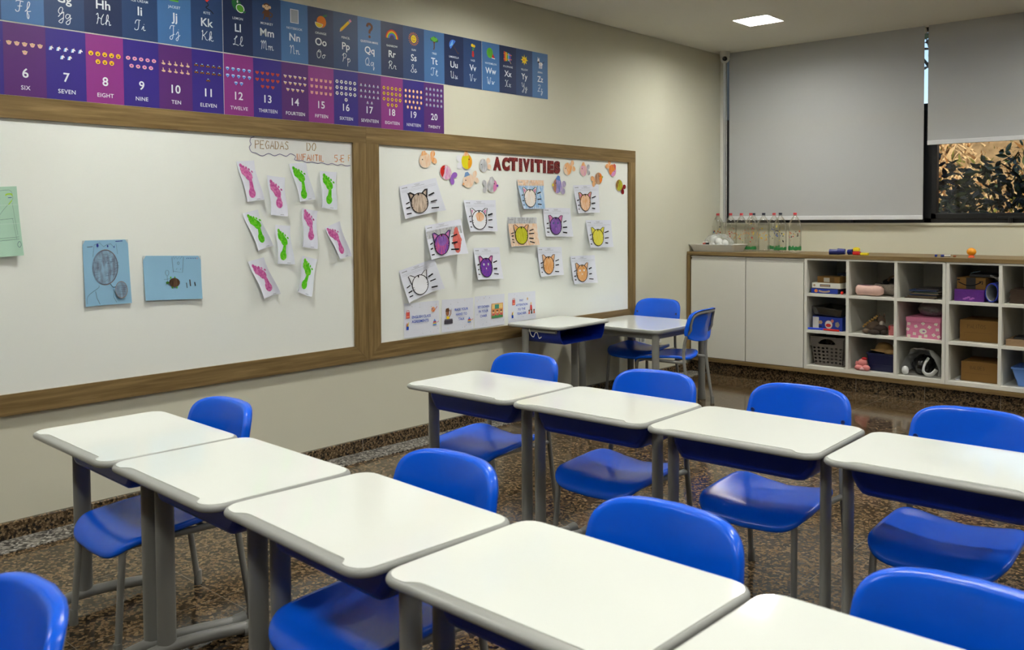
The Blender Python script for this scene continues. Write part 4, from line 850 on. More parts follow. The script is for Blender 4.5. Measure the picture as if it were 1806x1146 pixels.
CUR = { # cursive strokes: baseline 0, x-height .45, ascender 1, descender -.5
 'F': [[(.1, .9), (.3, 1), (.75, .95)], [(.5, .97), (.42, .5), (.35, .1), (.15, .02), (.05, .18)], [(.25, .5), (.62, .55)]], 'f': [[(0, .1), (.3, .5), (.42, .9), (.3, 1), (.2, .6), (.18, -.3), (.28, -.5), (.32, -.2), (.2, .08), (.5, .2)]],
 'G': [[(.1, .1), (.45, .6), (.5, .95), (.3, .98), (.12, .6), (.3, .4), (.6, .62)], [(.6, .62), (.55, .0), (.4, -.42), (.15, -.3), (.6, .1)]], 'g': [[(.45, .4), (.2, .45), (.05, .2), (.2, .02), (.42, .3), (.46, .42), (.42, -.3), (.2, -.5), (.1, -.3), (.6, .15)]],
 'H': [[(.05, .85), (.2, 1), (.22, .5), (.1, 0)], [(.75, 1), (.55, .6), (.5, .1), (.65, .0), (.75, .1)], [(.15, .45), (.3, .6), (.55, .5)]], 'h': [[(0, .1), (.3, .6), (.3, 1), (.18, .8), (.12, 0)], [(.12, .25), (.3, .45), (.42, .3), (.42, .02), (.58, .1)]],
 'I': [[(.05, .6), (.2, .95), (.6, .98)], [(.45, .97), (.4, .4), (.3, .05), (.05, .0), (.0, .15)]], 'i': [[(0, .1), (.2, .45), (.2, .05), (.4, .1)], [(.24, .62), (.25, .66)]],
 'J': [[(.05, .6), (.2, .95), (.6, .98)], [(.45, .97), (.42, .2), (.3, -.35), (.1, -.4), (.1, -.15), (.55, .15)]], 'j': [[(0, .1), (.25, .45), (.25, -.2), (.12, -.48), (.02, -.3), (.45, .12)], [(.28, .62), (.29, .66)]],
 'K': [[(.1, .85), (.2, 1), (.18, .5), (.12, 0)], [(.7, .98), (.4, .6), (.2, .48), (.4, .42), (.55, .1), (.75, .05)]], 'k': [[(0, .1), (.28, .6), (.3, 1), (.15, .8), (.1, 0)], [(.1, .25), (.32, .48), (.34, .3), (.15, .24), (.38, .02), (.55, .1)]],
 'L': [[(.15, .6), (.5, .9), (.45, 1), (.3, .7), (.25, .2), (.1, .02), (.05, .1), (.3, .08), (.7, .0)]], 'l': [[(0, .1), (.3, .6), (.3, 1), (.15, .8), (.15, .1), (.3, 0), (.45, .12)]],
 'M': [[(0, .75), (.12, .95), (.15, .5), (.08, 0)], [(.15, .6), (.35, .98), (.38, .5), (.35, .1)], [(.38, .6), (.6, .98), (.65, .5), (.65, .05), (.8, .1)]], 'm': [[(0, .35), (.1, .45), (.1, 0)], [(.1, .3), (.28, .46), (.32, .0)], [(.32, .3), (.5, .46), (.54, .05), (.7, .1)]],
 'N': [[(0, .75), (.12, .95), (.15, .5), (.08, 0)], [(.15, .6), (.42, .98), (.5, .5), (.5, .05), (.68, .1)]], 'n': [[(0, .35), (.1, .45), (.1, 0)], [(.1, .3), (.3, .46), (.36, .05), (.52, .1)]],
 'O': [[(.4, .95), (.1, .6), (.15, .1), (.4, .02), (.62, .4), (.55, .85), (.35, .9), (.3, .7), (.65, .75)]], 'o': [[(.3, .45), (.05, .25), (.18, .02), (.4, .2), (.3, .45), (.55, .38)]],
 'P': [[(.25, .95), (.22, .4), (.1, 0)], [(.05, .7), (.3, 1), (.62, .85), (.5, .5), (.22, .45)]], 'p': [[(.05, .3), (.15, .45), (.1, -.5)], [(.13, .3), (.35, .46), (.45, .2), (.25, .02), (.12, .1)]],
 'Q': [[(.4, .95), (.1, .6), (.15, .1), (.4, .02), (.62, .4), (.5, .9), (.3, .85)], [(.3, .2), (.5, .05), (.75, .0)]], 'q': [[(.45, .4), (.2, .45), (.05, .2), (.2, .02), (.42, .3), (.46, .42), (.44, -.5), (.6, -.1)]],
 'R': [[(.25, .95), (.22, .4), (.1, 0)], [(.05, .7), (.3, 1), (.6, .85), (.45, .52), (.25, .48), (.45, .35), (.55, .05), (.72, .08)]], 'r': [[(0, .1), (.15, .5), (.22, .42), (.38, .42), (.34, .1), (.5, .08)]],
 'S': [[(.0, .1), (.35, .55), (.5, .9), (.35, 1), (.22, .75), (.5, .4), (.45, .05), (.2, .0), (.08, .2)]], 's': [[(0, .08), (.22, .48), (.35, .2), (.25, .0), (.1, .08), (.5, .15)]],
 'T': [[(.05, .7), (.15, .95), (.75, .98)], [(.48, .97), (.45, .4), (.35, .05), (.1, .02), (.05, .2)]], 't': [[(0, .1), (.22, .8), (.18, .1), (.3, 0), (.45, .12)], [(.05, .55), (.38, .58)]],
 'U': [[(.02, .8), (.15, .95), (.15, .3), (.3, .03), (.52, .3), (.56, .95)], [(.56, .6), (.56, .08), (.72, .1)]], 'u': [[(.02, .4), (.08, .44), (.1, .1), (.22, .0), (.38, .4)], [(.38, .42), (.38, .05), (.54, .1)]],
 'V': [[(.02, .8), (.15, .95), (.2, .4), (.3, .02), (.5, .5), (.55, .9), (.7, .92)]], 'v': [[(.02, .35), (.1, .45), (.18, .05), (.36, .4), (.52, .4)]],
 'W': [[(.02, .8), (.12, .95), (.14, .3), (.25, .03), (.4, .5)], [(.4, .7), (.42, .1), (.55, .03), (.72, .6), (.66, .9), (.85, .85)]], 'w': [[(.02, .35), (.08, .44), (.12, .02), (.28, .3)], [(.28, .42), (.3, .02), (.48, .4), (.62, .38)]],
 'X': [[(.02, .8), (.15, .95), (.35, .5), (.5, .05), (.7, .12)], [(.68, .95), (.5, .85), (.3, .4), (.15, .05), (.0, .05)]], 'x': [[(.02, .35), (.12, .44), (.25, .05), (.45, .1)], [(.42, .44), (.2, .22), (.02, .03)]],
 'Y': [[(.02, .8), (.12, .95), (.16, .5), (.3, .35), (.52, .7), (.55, .95)], [(.55, .95), (.5, .0), (.35, -.42), (.12, -.35), (.6, .1)]], 'y': [[(.02, .4), (.1, .1), (.22, .02), (.4, .42)], [(.4, .42), (.36, -.25), (.2, -.5), (.1, -.3), (.56, .12)]],
 'Z': [[(.08, .85), (.25, .98), (.6, .95), (.3, .4), (.02, .02), (.3, .1), (.6, .02)], [(.15, .48), (.5, .5)]], 'z': [[(.05, .4), (.3, .45), (.1, .05), (.3, .1), (.28, -.3), (.12, -.48), (.08, -.3), (.45, .1)]]}
def cursive(s, txt, cx, cy, h, m):
    wid = [max(p[0] for st in CUR[c_] for p in st) for c_ in txt]; tot = sum(wid) + .1 * (len(txt) - 1); x = -tot / 2
    for c_, w_ in zip(txt, wid):
        for st in CUR[c_]: s.line([(cx + (x + a) * h, cy + (b - .35) * h) for a, b in st], .003, m, 5)
        x += w_ + .1
def star(s, x, y, r, m, n=5, k=.45): s.poly([(x + r * (1 if q % 2 == 0 else k) * math.sin(PI * q / n), y + r * (1 if q % 2 == 0 else k) * math.cos(PI * q / n)) for q in range(2 * n)], m)
def pic(s, L_, x, y, r):   # the little pictures of the alphabet strip, r = half size
    P = lambda *a: [(x + p * r, y + q * r) for p, q in a]
    if L_ == 'J': s.poly(P((-.5, -.9), (.5, -.9), (.6, .7), (-.6, .7)), DGR); s.poly(P((.6, .6), (.95, -.5), (.75, -.6), (.5, .1)), DGR); s.rect(x - .5 * r, y - .9 * r, x + .5 * r, y - .75 * r, GRN); s.line(P((0, -.9), (0, .7)), r * .06, GRN)
    elif L_ == 'K': s.poly(P((0, 1), (.6, .3), (0, -.3), (-.6, .3)), REDc); s.line(P((-.1, -.2), (.2, -.6), (-.1, -.9), (.5, -1.2), (.8, -1.5)), r * .1, BLK, 4)
    elif L_ == 'L': s.ell(x - .1 * r, y + .1 * r, .6 * r, .8 * r, DGR, 16, 0, .5); s.poly(P((-.9, .6), (-.2, 1.1), (-.1, .8), (-.5, .5)), GRN); s.ell(x + .35 * r, y - .3 * r, .58 * r, .5 * r, WHT, 14, 0, -.5); s.ell(x + .35 * r, y - .3 * r, .48 * r, .4 * r, GRN, 14, 0, -.5); s.poly(P((.6, -.6), (1.1, -.5), (.95, -.8)), DGR); s.ell(x - .0 * r, y + .45 * r, .1 * r, .18 * r, WHT, 8)
    elif L_ == 'M':
        s.ell(x, y - .25 * r, .42 * r, .5 * r, BRN); s.ell(x, y + .5 * r, .5 * r, .45 * r, BRN); s.ell(x - .45 * r, y + .5 * r, .16 * r, .18 * r, TAN, 10); s.ell(x + .45 * r, y + .5 * r, .16 * r, .18 * r, TAN, 10); s.ell(x, y + .45 * r, .34 * r, .32 * r, TAN)
        s.line(P((-.3, -.5), (-.35, -.95), (-.5, -1)), r * .18, BRN); s.line(P((.3, -.5), (.35, -.95), (.5, -1)), r * .18, BRN); s.line(P((.4, -.1), (.75, -.3), (.6, -.65), (.3, -.5)), r * .14, BRN, 3); s.line(P((-.35, 0), (-.6, -.4)), r * .14, BRN); s.ell(x - .13 * r, y + .55 * r, .05 * r, .07 * r, BLK, 6); s.ell(x + .13 * r, y + .55 * r, .05 * r, .07 * r, BLK, 6)
    elif L_ == 'N': s.rect(x - .6 * r, y - .85 * r, x + .6 * r, y + .85 * r, WHT); s.rect(x - .5 * r, y - .78 * r, x + .52 * r, y + .78 * r, GRY)
    elif L_ == 'O': s.ell(x + .12 * r, y - .05 * r, .72 * r, .75 * r, ORG, 18); s.poly(P((.2, .7), (.9, 1.0), (.95, .75), (.5, .62)), DGR); s.poly([(x + (-.25 + .62 * math.cos(a)) * r, y + (-.25 + .62 * math.sin(a)) * r) for a in [PI * .95 + PI * k / 10 for k in range(11)]], WHT); s.poly([(x + (-.25 + .54 * math.cos(a)) * r, y + (-.28 + .52 * math.sin(a)) * r) for a in [PI * .97 + PI * .96 * k / 10 for k in range(11)]], YEL)
    elif L_ == 'P': s.line(P((-.75, -.6), (.55, .6)), r * .36, YEL); s.poly(P((-.95, -.85), (-.88, -.48), (-.62, -.73)), TAN); s.line(P((.5, .55), (.65, .69)), r * .36, GRY); s.line(P((.65, .69), (.85, .87)), r * .36, PNK); s.line(P((-.7, -.7), (.5, .48)), r * .08, ORG)
    elif L_ == 'Q': s.line(P((-.4, .45), (-.25, .8), (.15, .85), (.42, .55), (.3, .2), (.05, -.05), (.02, -.4)), r * .34, BRN, 5); s.ell(x + .02 * r, y - .82 * r, .2 * r, .2 * r, BRN, 10)
    elif L_ == 'R':
        for k, c_ in enumerate((REDc, ORG, YEL, GRN, BLU, PUR)):
            q = (1.05 - .12 * k) * r; s.line([(x + q * math.cos(a), y - .5 * r + q * 1.1 * math.sin(a)) for a in [PI * j / 16 for j in range(17)]], r * .13, c_)
    elif L_ == 'S':
        for k in range(20): a = 2 * PI * k / 20; s.line([(x + .65 * r * math.cos(a), y + .65 * r * math.sin(a)), (x + .95 * r * math.cos(a), y + .95 * r * math.sin(a))], r * .09, ORG)
        s.ell(x, y, .52 * r, .56 * r, YEL, 18); s.line(P((-.22, .12), (-.1, .17)), r * .07, BRN); s.line(P((.1, .17), (.22, .12)), r * .07, BRN); s.line(P((-.25, -.15), (0, -.3), (.25, -.15)), r * .07, BRN, 3)
    elif L_ == 'T':
        s.line(P((0, .2), (0, -.7), (-.12, -.98)), r * .2, BRN); s.line(P((0, -.1), (.3, .3)), r * .12, BRN); s.line(P((0, -.1), (-.3, .3)), r * .12, BRN)
        for a, b, q, c_ in ((-.4, .45, .38, DGR), (.4, .4, .4, DGR), (0, .65, .4, DGR), (-.3, .55, .33, GRN), (.3, .55, .34, GRN), (0, .4, .35, GRN), (-.1, .75, .2, GRN)): s.ell(x + a * r, y + b * r, q * r, q * .7 * r, c_, 10)
    elif L_ == 'U': s.poly([(x + (-.15 + .8 * math.cos(a)) * r, y + (.2 + .8 * math.sin(a)) * r) for a in [PI * .28 + PI * k / 12 for k in range(13)]], BLU); s.poly(P((-.25, .95), (-.9, -.1), (-.2, .2)), LBL); s.line(P((-.2, .25), (.75, -.85), (.95, -.95), (.98, -.7)), r * .1, BRN)
    elif L_ == 'V': s.poly(P((-.12, -.1), (.22, -.1), (.3, -.7), (.22, -1), (-.1, -1), (-.18, -.7)), REDc); s.line(P((.05, -.1), (.0, .5)), r * .1, GRN); s.line(P((.05, 0), (.3, .35)), r * .1, GRN); s.ell(x - .1 * r, y + .72 * r, .26 * r, .24 * r, YEL, 9); s.ell(x + .28 * r, y + .65 * r, .25 * r, .22 * r, YEL, 9); s.ell(x + .28 * r, y + .65 * r, .1 * r, .1 * r, ORG, 7)
    elif L_ == 'W': s.ell(x - .2 * r, y + .1 * r, .68 * r, .78 * r, GRN, 18); [s.line(P((-.5 + .3 * k, .6), (-.55 + .3 * k, -.45)), r * .07, DGR) for k in range(3)]; s.poly(P((.2, -.6), (.95, -.65), (.45, .05)), REDc); s.line(P((.2, -.62), (.95, -.68)), r * .1, WHT)
    elif L_ == 'X':
        for k, c_ in enumerate((REDc, ORG, YEL, GRN, LBL, BLU, PUR)): s.rect(x + (-.9 + .24 * k) * r, y + (-.75 + .03 * k) * r, x + (-.72 + .24 * k) * r, y + (.8 - .05 * k) * r, c_)
        s.line(P((-1, .45), (.9, .3)), r * .1, ORG); s.line(P((-1, -.4), (.9, -.35)), r * .1, ORG); s.line(P((.1, -.3), (.75, -1)), r * .08, TAN)
    elif L_ == 'Y': s.poly([(x + r * q * math.cos(a), y + r * q * math.sin(a)) for a, q in [(2 * PI * k / 16, (.95, .38)[k % 2] * (1 + .15 * math.sin(3 * k))) for k in range(16)]], YEL); s.ell(x + .5 * r, y + .2 * r, .13 * r, .13 * r, YEL, 8); s.ell(x - .1 * r, y, .2 * r, .15 * r, ORG, 8)
    elif L_ == 'Z': s.ell(x + .15 * r, y - .15 * r, .5 * r, .28 * r, WHT); s.ell(x - .4 * r, y + .3 * r, .26 * r, .36 * r, WHT); s.ell(x - .4 * r, y + .1 * r, .22 * r, .16 * r, BLK, 10); s.poly(P((-.6, .55), (-.55, .95), (-.4, .6)), WHT); s.poly(P((-.3, .6), (-.2, .9), (-.15, .5)), WHT); [s.line(P((-.2 + .22 * k, -.3), (-.25 + .22 * k, -.9)), r * .12, WHT) for k in range(4)]; s.line(P((.6, 0), (1, .3)), r * .1, BLK); s.line(P((.1, .1), (.05, -.35)), r * .06, BLK)
def icon(s, k, x, y, r):
    P = lambda *a: [(x + p * r, y + q * r) for p, q in a]
    if k == 5: star(s, x, y, r * 1.3, YEL)
    elif k == 6: s.ell(x, y, .85 * r, .9 * r, TAN, 10); s.ell(x - .8 * r, y + .4 * r, .25 * r, .3 * r, TAN, 6); s.ell(x + .8 * r, y + .4 * r, .25 * r, .3 * r, TAN, 6); s.ell(x - .3 * r, y + .2 * r, .12 * r, .15 * r, BLK, 5); s.ell(x + .3 * r, y + .2 * r, .12 * r, .15 * r, BLK, 5); s.ell(x, y - .35 * r, .45 * r, .25 * r, PNK, 8)
    elif k == 7: s.poly(P((-.9, -.9), (.2, -.8), (.3, 0), (.9, -.2), (.8, .3), (.1, .8), (-.5, .5)), WHT); s.poly(P((.1, .7), (.5, 1.2), (.4, .55)), TAN); s.line(P((-.5, .5), (-.8, -.7)), r * .35, LBL)
    elif k == 8: s.ell(x, y, r, r, YEL, 12); s.ell(x - .35 * r, y + .3 * r, .24 * r, .24 * r, REDc, 6); s.ell(x + .35 * r, y + .3 * r, .24 * r, .24 * r, REDc, 6); s.ell(x, y - .35 * r, .5 * r, .3 * r, BRN, 8)
    elif k == 9: s.ell(x, y, r, .85 * r, TAN, 12); s.ell(x, y + .08 * r, .9 * r, .72 * r, PNK, 12); s.ell(x, y, .32 * r, .25 * r, PN['i'], 8)
    elif k == 10: s.poly(P((-.9, -.3), (-.2, -.1), (-.3, 1), (.05, 1), (.2, .1), (.9, -.2), (1, -.7), (.3, -1), (-.6, -.7)), TAN)
    elif k == 11: s.poly(P((-1, -.7), (1, -.7), (1, .05), (.6, .2), (.4, .75), (-.4, .75), (-.6, .2), (-1, .05)), BRN); s.poly(P((-.4, .2), (.4, .2), (.3, .6), (-.3, .6)), LBL); s.ell(x - .6 * r, y - .3 * r, .18 * r, .14 * r, ORG, 6); s.ell(x + .6 * r, y - .3 * r, .18 * r, .14 * r, ORG, 6); s.rect(x - .8 * r, y - .95 * r, x - .5 * r, y - .7 * r, BLK); s.rect(x + .5 * r, y - .95 * r, x + .8 * r, y - .7 * r, BLK)
    elif k == 12: s.poly(P((-1, .35), (-.6, .85), (.6, .85), (1, .35), (0, -.95)), LBL); s.poly(P((-.4, .35), (.4, .35), (0, -.85)), BLU); s.rect(x - .55 * r, y + .4 * r, x + .5 * r, y + .75 * r, WHT)
    elif k == 13: s.poly(P((0, -.95), (-.9, -.05), (-1, .45), (-.6, .8), (-.2, .7), (0, .4), (.2, .7), (.6, .8), (1, .45), (.9, -.05)), cm(190, 70, 50))
    elif k == 14: s.poly(P((-.95, .75), (.9, .55), (1, .2), (.1, -.9), (-.7, -.1)), TAN); s.poly(P((-.95, .75), (.9, .55), (.95, .3), (-.8, .4)), WHT)
    elif k == 15: s.ell(x, y, .85 * r, .8 * r, cm(230, 170, 150), 10); s.poly(P((-.9, .9), (-.3, .7), (-.7, .3)), TAN); s.poly(P((.9, .9), (.3, .7), (.7, .3)), TAN); s.ell(x, y - .25 * r, .35 * r, .25 * r, PNK, 8); s.ell(x - .35 * r, y + .2 * r, .1 * r, .12 * r, BLK, 5); s.ell(x + .35 * r, y + .2 * r, .1 * r, .12 * r, BLK, 5)
    elif k == 16: s.ell(x, y, r, r, WHT, 12); star(s, x, y, .45 * r, BLK, 5, .8); [s.ell(x + .85 * r * math.cos(a), y + .85 * r * math.sin(a), .18 * r, .18 * r, BLK, 5) for a in (.3, 1.55, 2.8, 4.1, 5.3)]
    elif k == 17: s.poly(P((-.9, -.3), (.9, -.3), (.6, -.9), (-.6, -.9)), GRY); s.poly(P((-.4, -.3), (.4, -.3), (.3, .5), (-.3, .5)), WHT); s.poly(P((-.15, .5), (.15, .5), (0, 1.1)), REDc); s.rect(x - .2 * r, y - .1 * r, x + .2 * r, y + .2 * r, BLU)
    elif k == 18: star(s, x, y, 1.05 * r, YEL, 9, .7); s.ell(x, y, .45 * r, .45 * r, BRN, 8); s.line(P((0, -.8), (.1, -1.3)), r * .2, GRN)
    elif k == 19: s.ell(x, y, .85 * r, r, ORG, 10); s.ell(x - .08 * r, y + .05 * r, .6 * r, .75 * r, cm(246, 226, 190), 10)
    elif k == 20: s.poly(P((-.9, .1), (0, 1), (.9, .1), (.7, .1), (.7, -.9), (-.7, -.9), (-.7, .1)), GRY); s.rect(x - .2 * r, y - .9 * r, x + .2 * r, y - .3 * r, BLU); s.ell(x + .35 * r, y + .05 * r, .18 * r, .18 * r, WHT, 6); s.ell(x - .35 * r, y + .05 * r, .18 * r, .18 * r, WHT, 6)
WORDS = {5: 'FIVE', 6: 'SIX', 7: 'SEVEN', 8: 'EIGHT', 9: 'NINE', 10: 'TEN', 11: 'ELEVEN', 12: 'TWELVE', 13: 'THIRTEEN', 14: 'FOURTEEN', 15: 'FIFTEEN', 16: 'SIXTEEN', 17: 'SEVENTEEN', 18: 'EIGHTEEN', 19: 'NINETEEN', 20: 'TWENTY'}
NCOL = dict(zip(range(5, 21), 'ipimipimipmipmip'))
NCOL = {5: 'i', 6: 'p', 7: 'i', 8: 'm', 9: 'i', 10: 'p', 11: 'i', 12: 'm', 13: 'i', 14: 'p', 15: 'm', 16: 'i', 17: 'p', 18: 'm', 19: 'i', 20: 'p'}
AW = {'I': 'ICE CREAM', 'J': 'JACKET', 'K': 'KITE', 'L': 'LEMON', 'M': 'MONKEY', 'N': 'NOTEBOOK', 'O': 'ORANGE', 'P': 'PENCIL', 'Q': 'QUESTION MARK', 'R': 'RAINBOW', 'S': 'SUN', 'T': 'TREE', 'U': 'UMBRELLA', 'V': 'VASE', 'W': 'WATERMELON', 'X': 'XYLOPHONE', 'Y': 'YELLOW', 'Z': 'ZEBRA'}
ACOL = dict(zip('EFGHIJKLMNOPQRSTUVWXYZ', 'mltdtlmdmldtldmldmldtl'))
yS1 = (2.36,1.589)[0]; yS2 = (3.862,2.03)[0]; yS3 = (4.203,2.023)[0]; yS4 = (4.867,2.356)[0]
pwN = (yS2 - yS1) / 9; pwA = (yS3 - yS1) / 11; pwZ = (yS4 - yS3) / 4
ZN0, ZN1, ZA0, ZA1 = 1.8675, 2.173, 2.176, 2.493
def poster(name, y0, keys, pwid, z0, z1, numbers, label, group):
    n = len(keys); H = z1 - z0; s = Sheet(wallfn(y0, z0, off=.0022)); s.box((XL + .0006, y0, z0), (XL + .002, y0 + n * pwid, z1), seam)
    for k, key in enumerate(keys):
        a, b = k * pwid + (.0016 if k == 0 else 0), (k + 1) * pwid - (.0008 if k == n - 1 else 0); c = (k + .5) * pwid; s.lay = .2
        if numbers:
            s.rect(a, 0.001, b, H - .001, PN[NCOL[key]] if key in NCOL else PN['p']); s.lay = 1
            if key not in WORDS: continue
            rows = [5] * (key // 5) + ([key % 5] if key % 5 else []); nr = len(rows); top = H * (1 - {1: .28, 2: .28, 3: .245, 4: .125 if key == 20 else .215}[nr]); dz = .0345 if nr < 4 else .0325
            for j, cnt in enumerate(rows):
                for i in range(cnt): s.lay = 1; icon(s, key, c + (i - (cnt - 1) / 2) * .0305, top - j * dz, .0105)
            s.lay = 1; s.text(str(key), c, H * .33, .040, pw, .016, 1.05); s.text(WORDS[key], c, H * .125, .0185, pw, .010, 1.06, .92 if key > 12 else 1)
        else:
            s.rect(a, 0.001, b, H - .001, PB[ACOL[key]] if key in ACOL else PB['m']); s.lay = 1
            if key not in AW:
                if key in 'FGH': s.text(key + key.lower(), c, H * .425, .041, pw, .016); cursive(s, key + key.lower(), c, H * .195, .047, pw)
                continue
            pic(s, key, c, H * .775, .043); s.lay = 1; s.text(AW[key], c, H * .57, .0125, pw, .006, 1.06, .9 if len(AW[key]) > 8 else 1); s.text(key + key.lower(), c, H * .425, .041, pw, .016); cursive(s, key + key.lower(), c, H * .195, .047, pw)
    tag(s.build(name), label, 'poster', group)
poster('number_poster', yS1 - 9 * pwN, [3, 4, 5, 6, 7, 8, 9, 10, 11][0:9], pwN, ZN0, ZN1, True, 'purple number banner showing six to eleven, above the long whiteboard', 'number banners')
poster('number_poster', yS1, list(range(12, 21)), pwN, ZN0, ZN1, True, 'purple number banner showing twelve to twenty', 'number banners')
poster('alphabet_poster', yS1 - 9 * pwA, list('CDEFGHIJK'), pwA, ZA0, ZA1, False, 'blue alphabet banner at the left, ending with the letter K', 'alphabet banners')
poster('alphabet_poster', yS1, list('LMNOPQRSTUV'), pwA, ZA0, ZA1, False, 'blue alphabet banner from L to V', 'alphabet banners')
poster('alphabet_poster', yS3, list('WXYZ'), pwZ, ZA0, ZA1, False, 'short blue alphabet banner from W to Z at the right', 'alphabet banners')

# ------------------------------------------------------------------ sheets taped to the boards
def crayon(name, a, b, sx=90, sy=16, mixw=.5, rot=.6):
    if name in MATS: return MATS[name]
    m, n, l, bs = nodemat(name); tc = n.new('ShaderNodeTexCoord'); mp = n.new('ShaderNodeMapping'); mp.inputs['Rotation'].default_value = (rot, 0, 0); mp.inputs['Scale'].default_value = (1, sx, sy)
    nz = n.new('ShaderNodeTexNoise'); nz.inputs['Scale'].default_value = 1.6; nz.inputs['Detail'].default_value = 6; l.new(tc.outputs['Object'], mp.inputs[0]); l.new(mp.outputs[0], nz.inputs['Vector'])
    r = ramp(n, [(max(0, mixw - .16), a), (min(1, mixw + .16), b)]); l.new(nz.outputs['Fac'], r.inputs[0]); l.new(r.outputs[0], bs.inputs['Base Color']); bs.inputs['Roughness'].default_value = .85; bs.inputs['Specular IOR Level'].default_value = .15
    return m
BX = XL + .0125
def quadfn(q, out=.012, curl=0, cx=0):
    (TL, TR, BR, BL) = q
    def f(x, y, h):
        a = (TL[0] + (TR[0] - TL[0]) * x, TL[1] + (TR[1] - TL[1]) * x); b = (BL[0] + (BR[0] - BL[0]) * x, BL[1] + (BR[1] - BL[1]) * x)
        d = .0012 + out * (1 - y) ** 2 + curl * max(0, abs(x - .5 - cx) - .25) ** 2 * (1.2 - y) * 4
        return (BX + d + h, b[0] + (a[0] - b[0]) * y, b[1] + (a[1] - b[1]) * y)
    return f
def sheet(q, m, out=.012, curl=.12, cx=0, wob=0):
    fn0 = quadfn(q, out, curl, cx); fn = (lambda x, y, h: (lambda p: (p[0], p[1] + wob * math.sin(y * 5 + x), p[2]))(fn0(x, y, h))) if wob else fn0
    s = Sheet(fn); n = 10
    s.add([fn(i / n, j / n, 0) for i in range(n + 1) for j in range(n + 1)], [[i * (n + 1) + j, (i + 1) * (n + 1) + j, (i + 1) * (n + 1) + j + 1, i * (n + 1) + j + 1] for i in range(n) for j in range(n)], m, True)
    s.lay = 1.6; s.inc = .45; return s
def grid(s, x0, y0, x1, y1, m, n=6):
    h = (s.lay + .1) * s.step; s.lay += .45
    s.add([s.fn(x0 + (x1 - x0) * i / n, y0 + (y1 - y0) * j / n, h) for i in range(n + 1) for j in range(n + 1)], [[i * (n + 1) + j, (i + 1) * (n + 1) + j, (i + 1) * (n + 1) + j + 1, i * (n + 1) + j + 1] for i in range(n) for j in range(n)], m, True)
c_grey = crayon('crayon_tan_grey', (150, 132, 116), (214, 196, 178)); c_white = mat('plain_sheet_white', (236, 238, 242), .8, .2)
c_pur = crayon('crayon_purple', (110, 70, 150), (150, 110, 186)); c_mag = crayon('crayon_magenta_violet', (104, 70, 168), (206, 96, 130)); c_vio = crayon('crayon_violet', (84, 50, 160), (130, 66, 150), 40, 60)
c_org = crayon('crayon_orange', (222, 150, 74), (236, 190, 140)); c_org2 = crayon('crayon_light_orange', (226, 160, 90), (240, 212, 186)); c_yel = crayon('crayon_yellow', (226, 212, 40), (226, 222, 110)); c_ygr = crayon('crayon_yellow_green', (176, 178, 30), (206, 204, 60))
c_cream = crayon('crayon_cream', (236, 220, 204), (238, 236, 232)); c_blu = crayon('crayon_sky_blue', (128, 176, 220), (214, 228, 240), 60, 18); c_pch = crayon('crayon_peach', (232, 186, 140), (236, 224, 210), 70, 20); c_gry = crayon('crayon_light_grey', (158, 162, 164), (214, 216, 218), 60, 14)
c_blk = crayon('crayon_black', (40, 40, 44), (84, 80, 80)); c_pnk = cm(214, 130, 180); c_red = crayon('crayon_red', (206, 90, 84), (222, 130, 120)); c_hdr = cm(150, 152, 158)
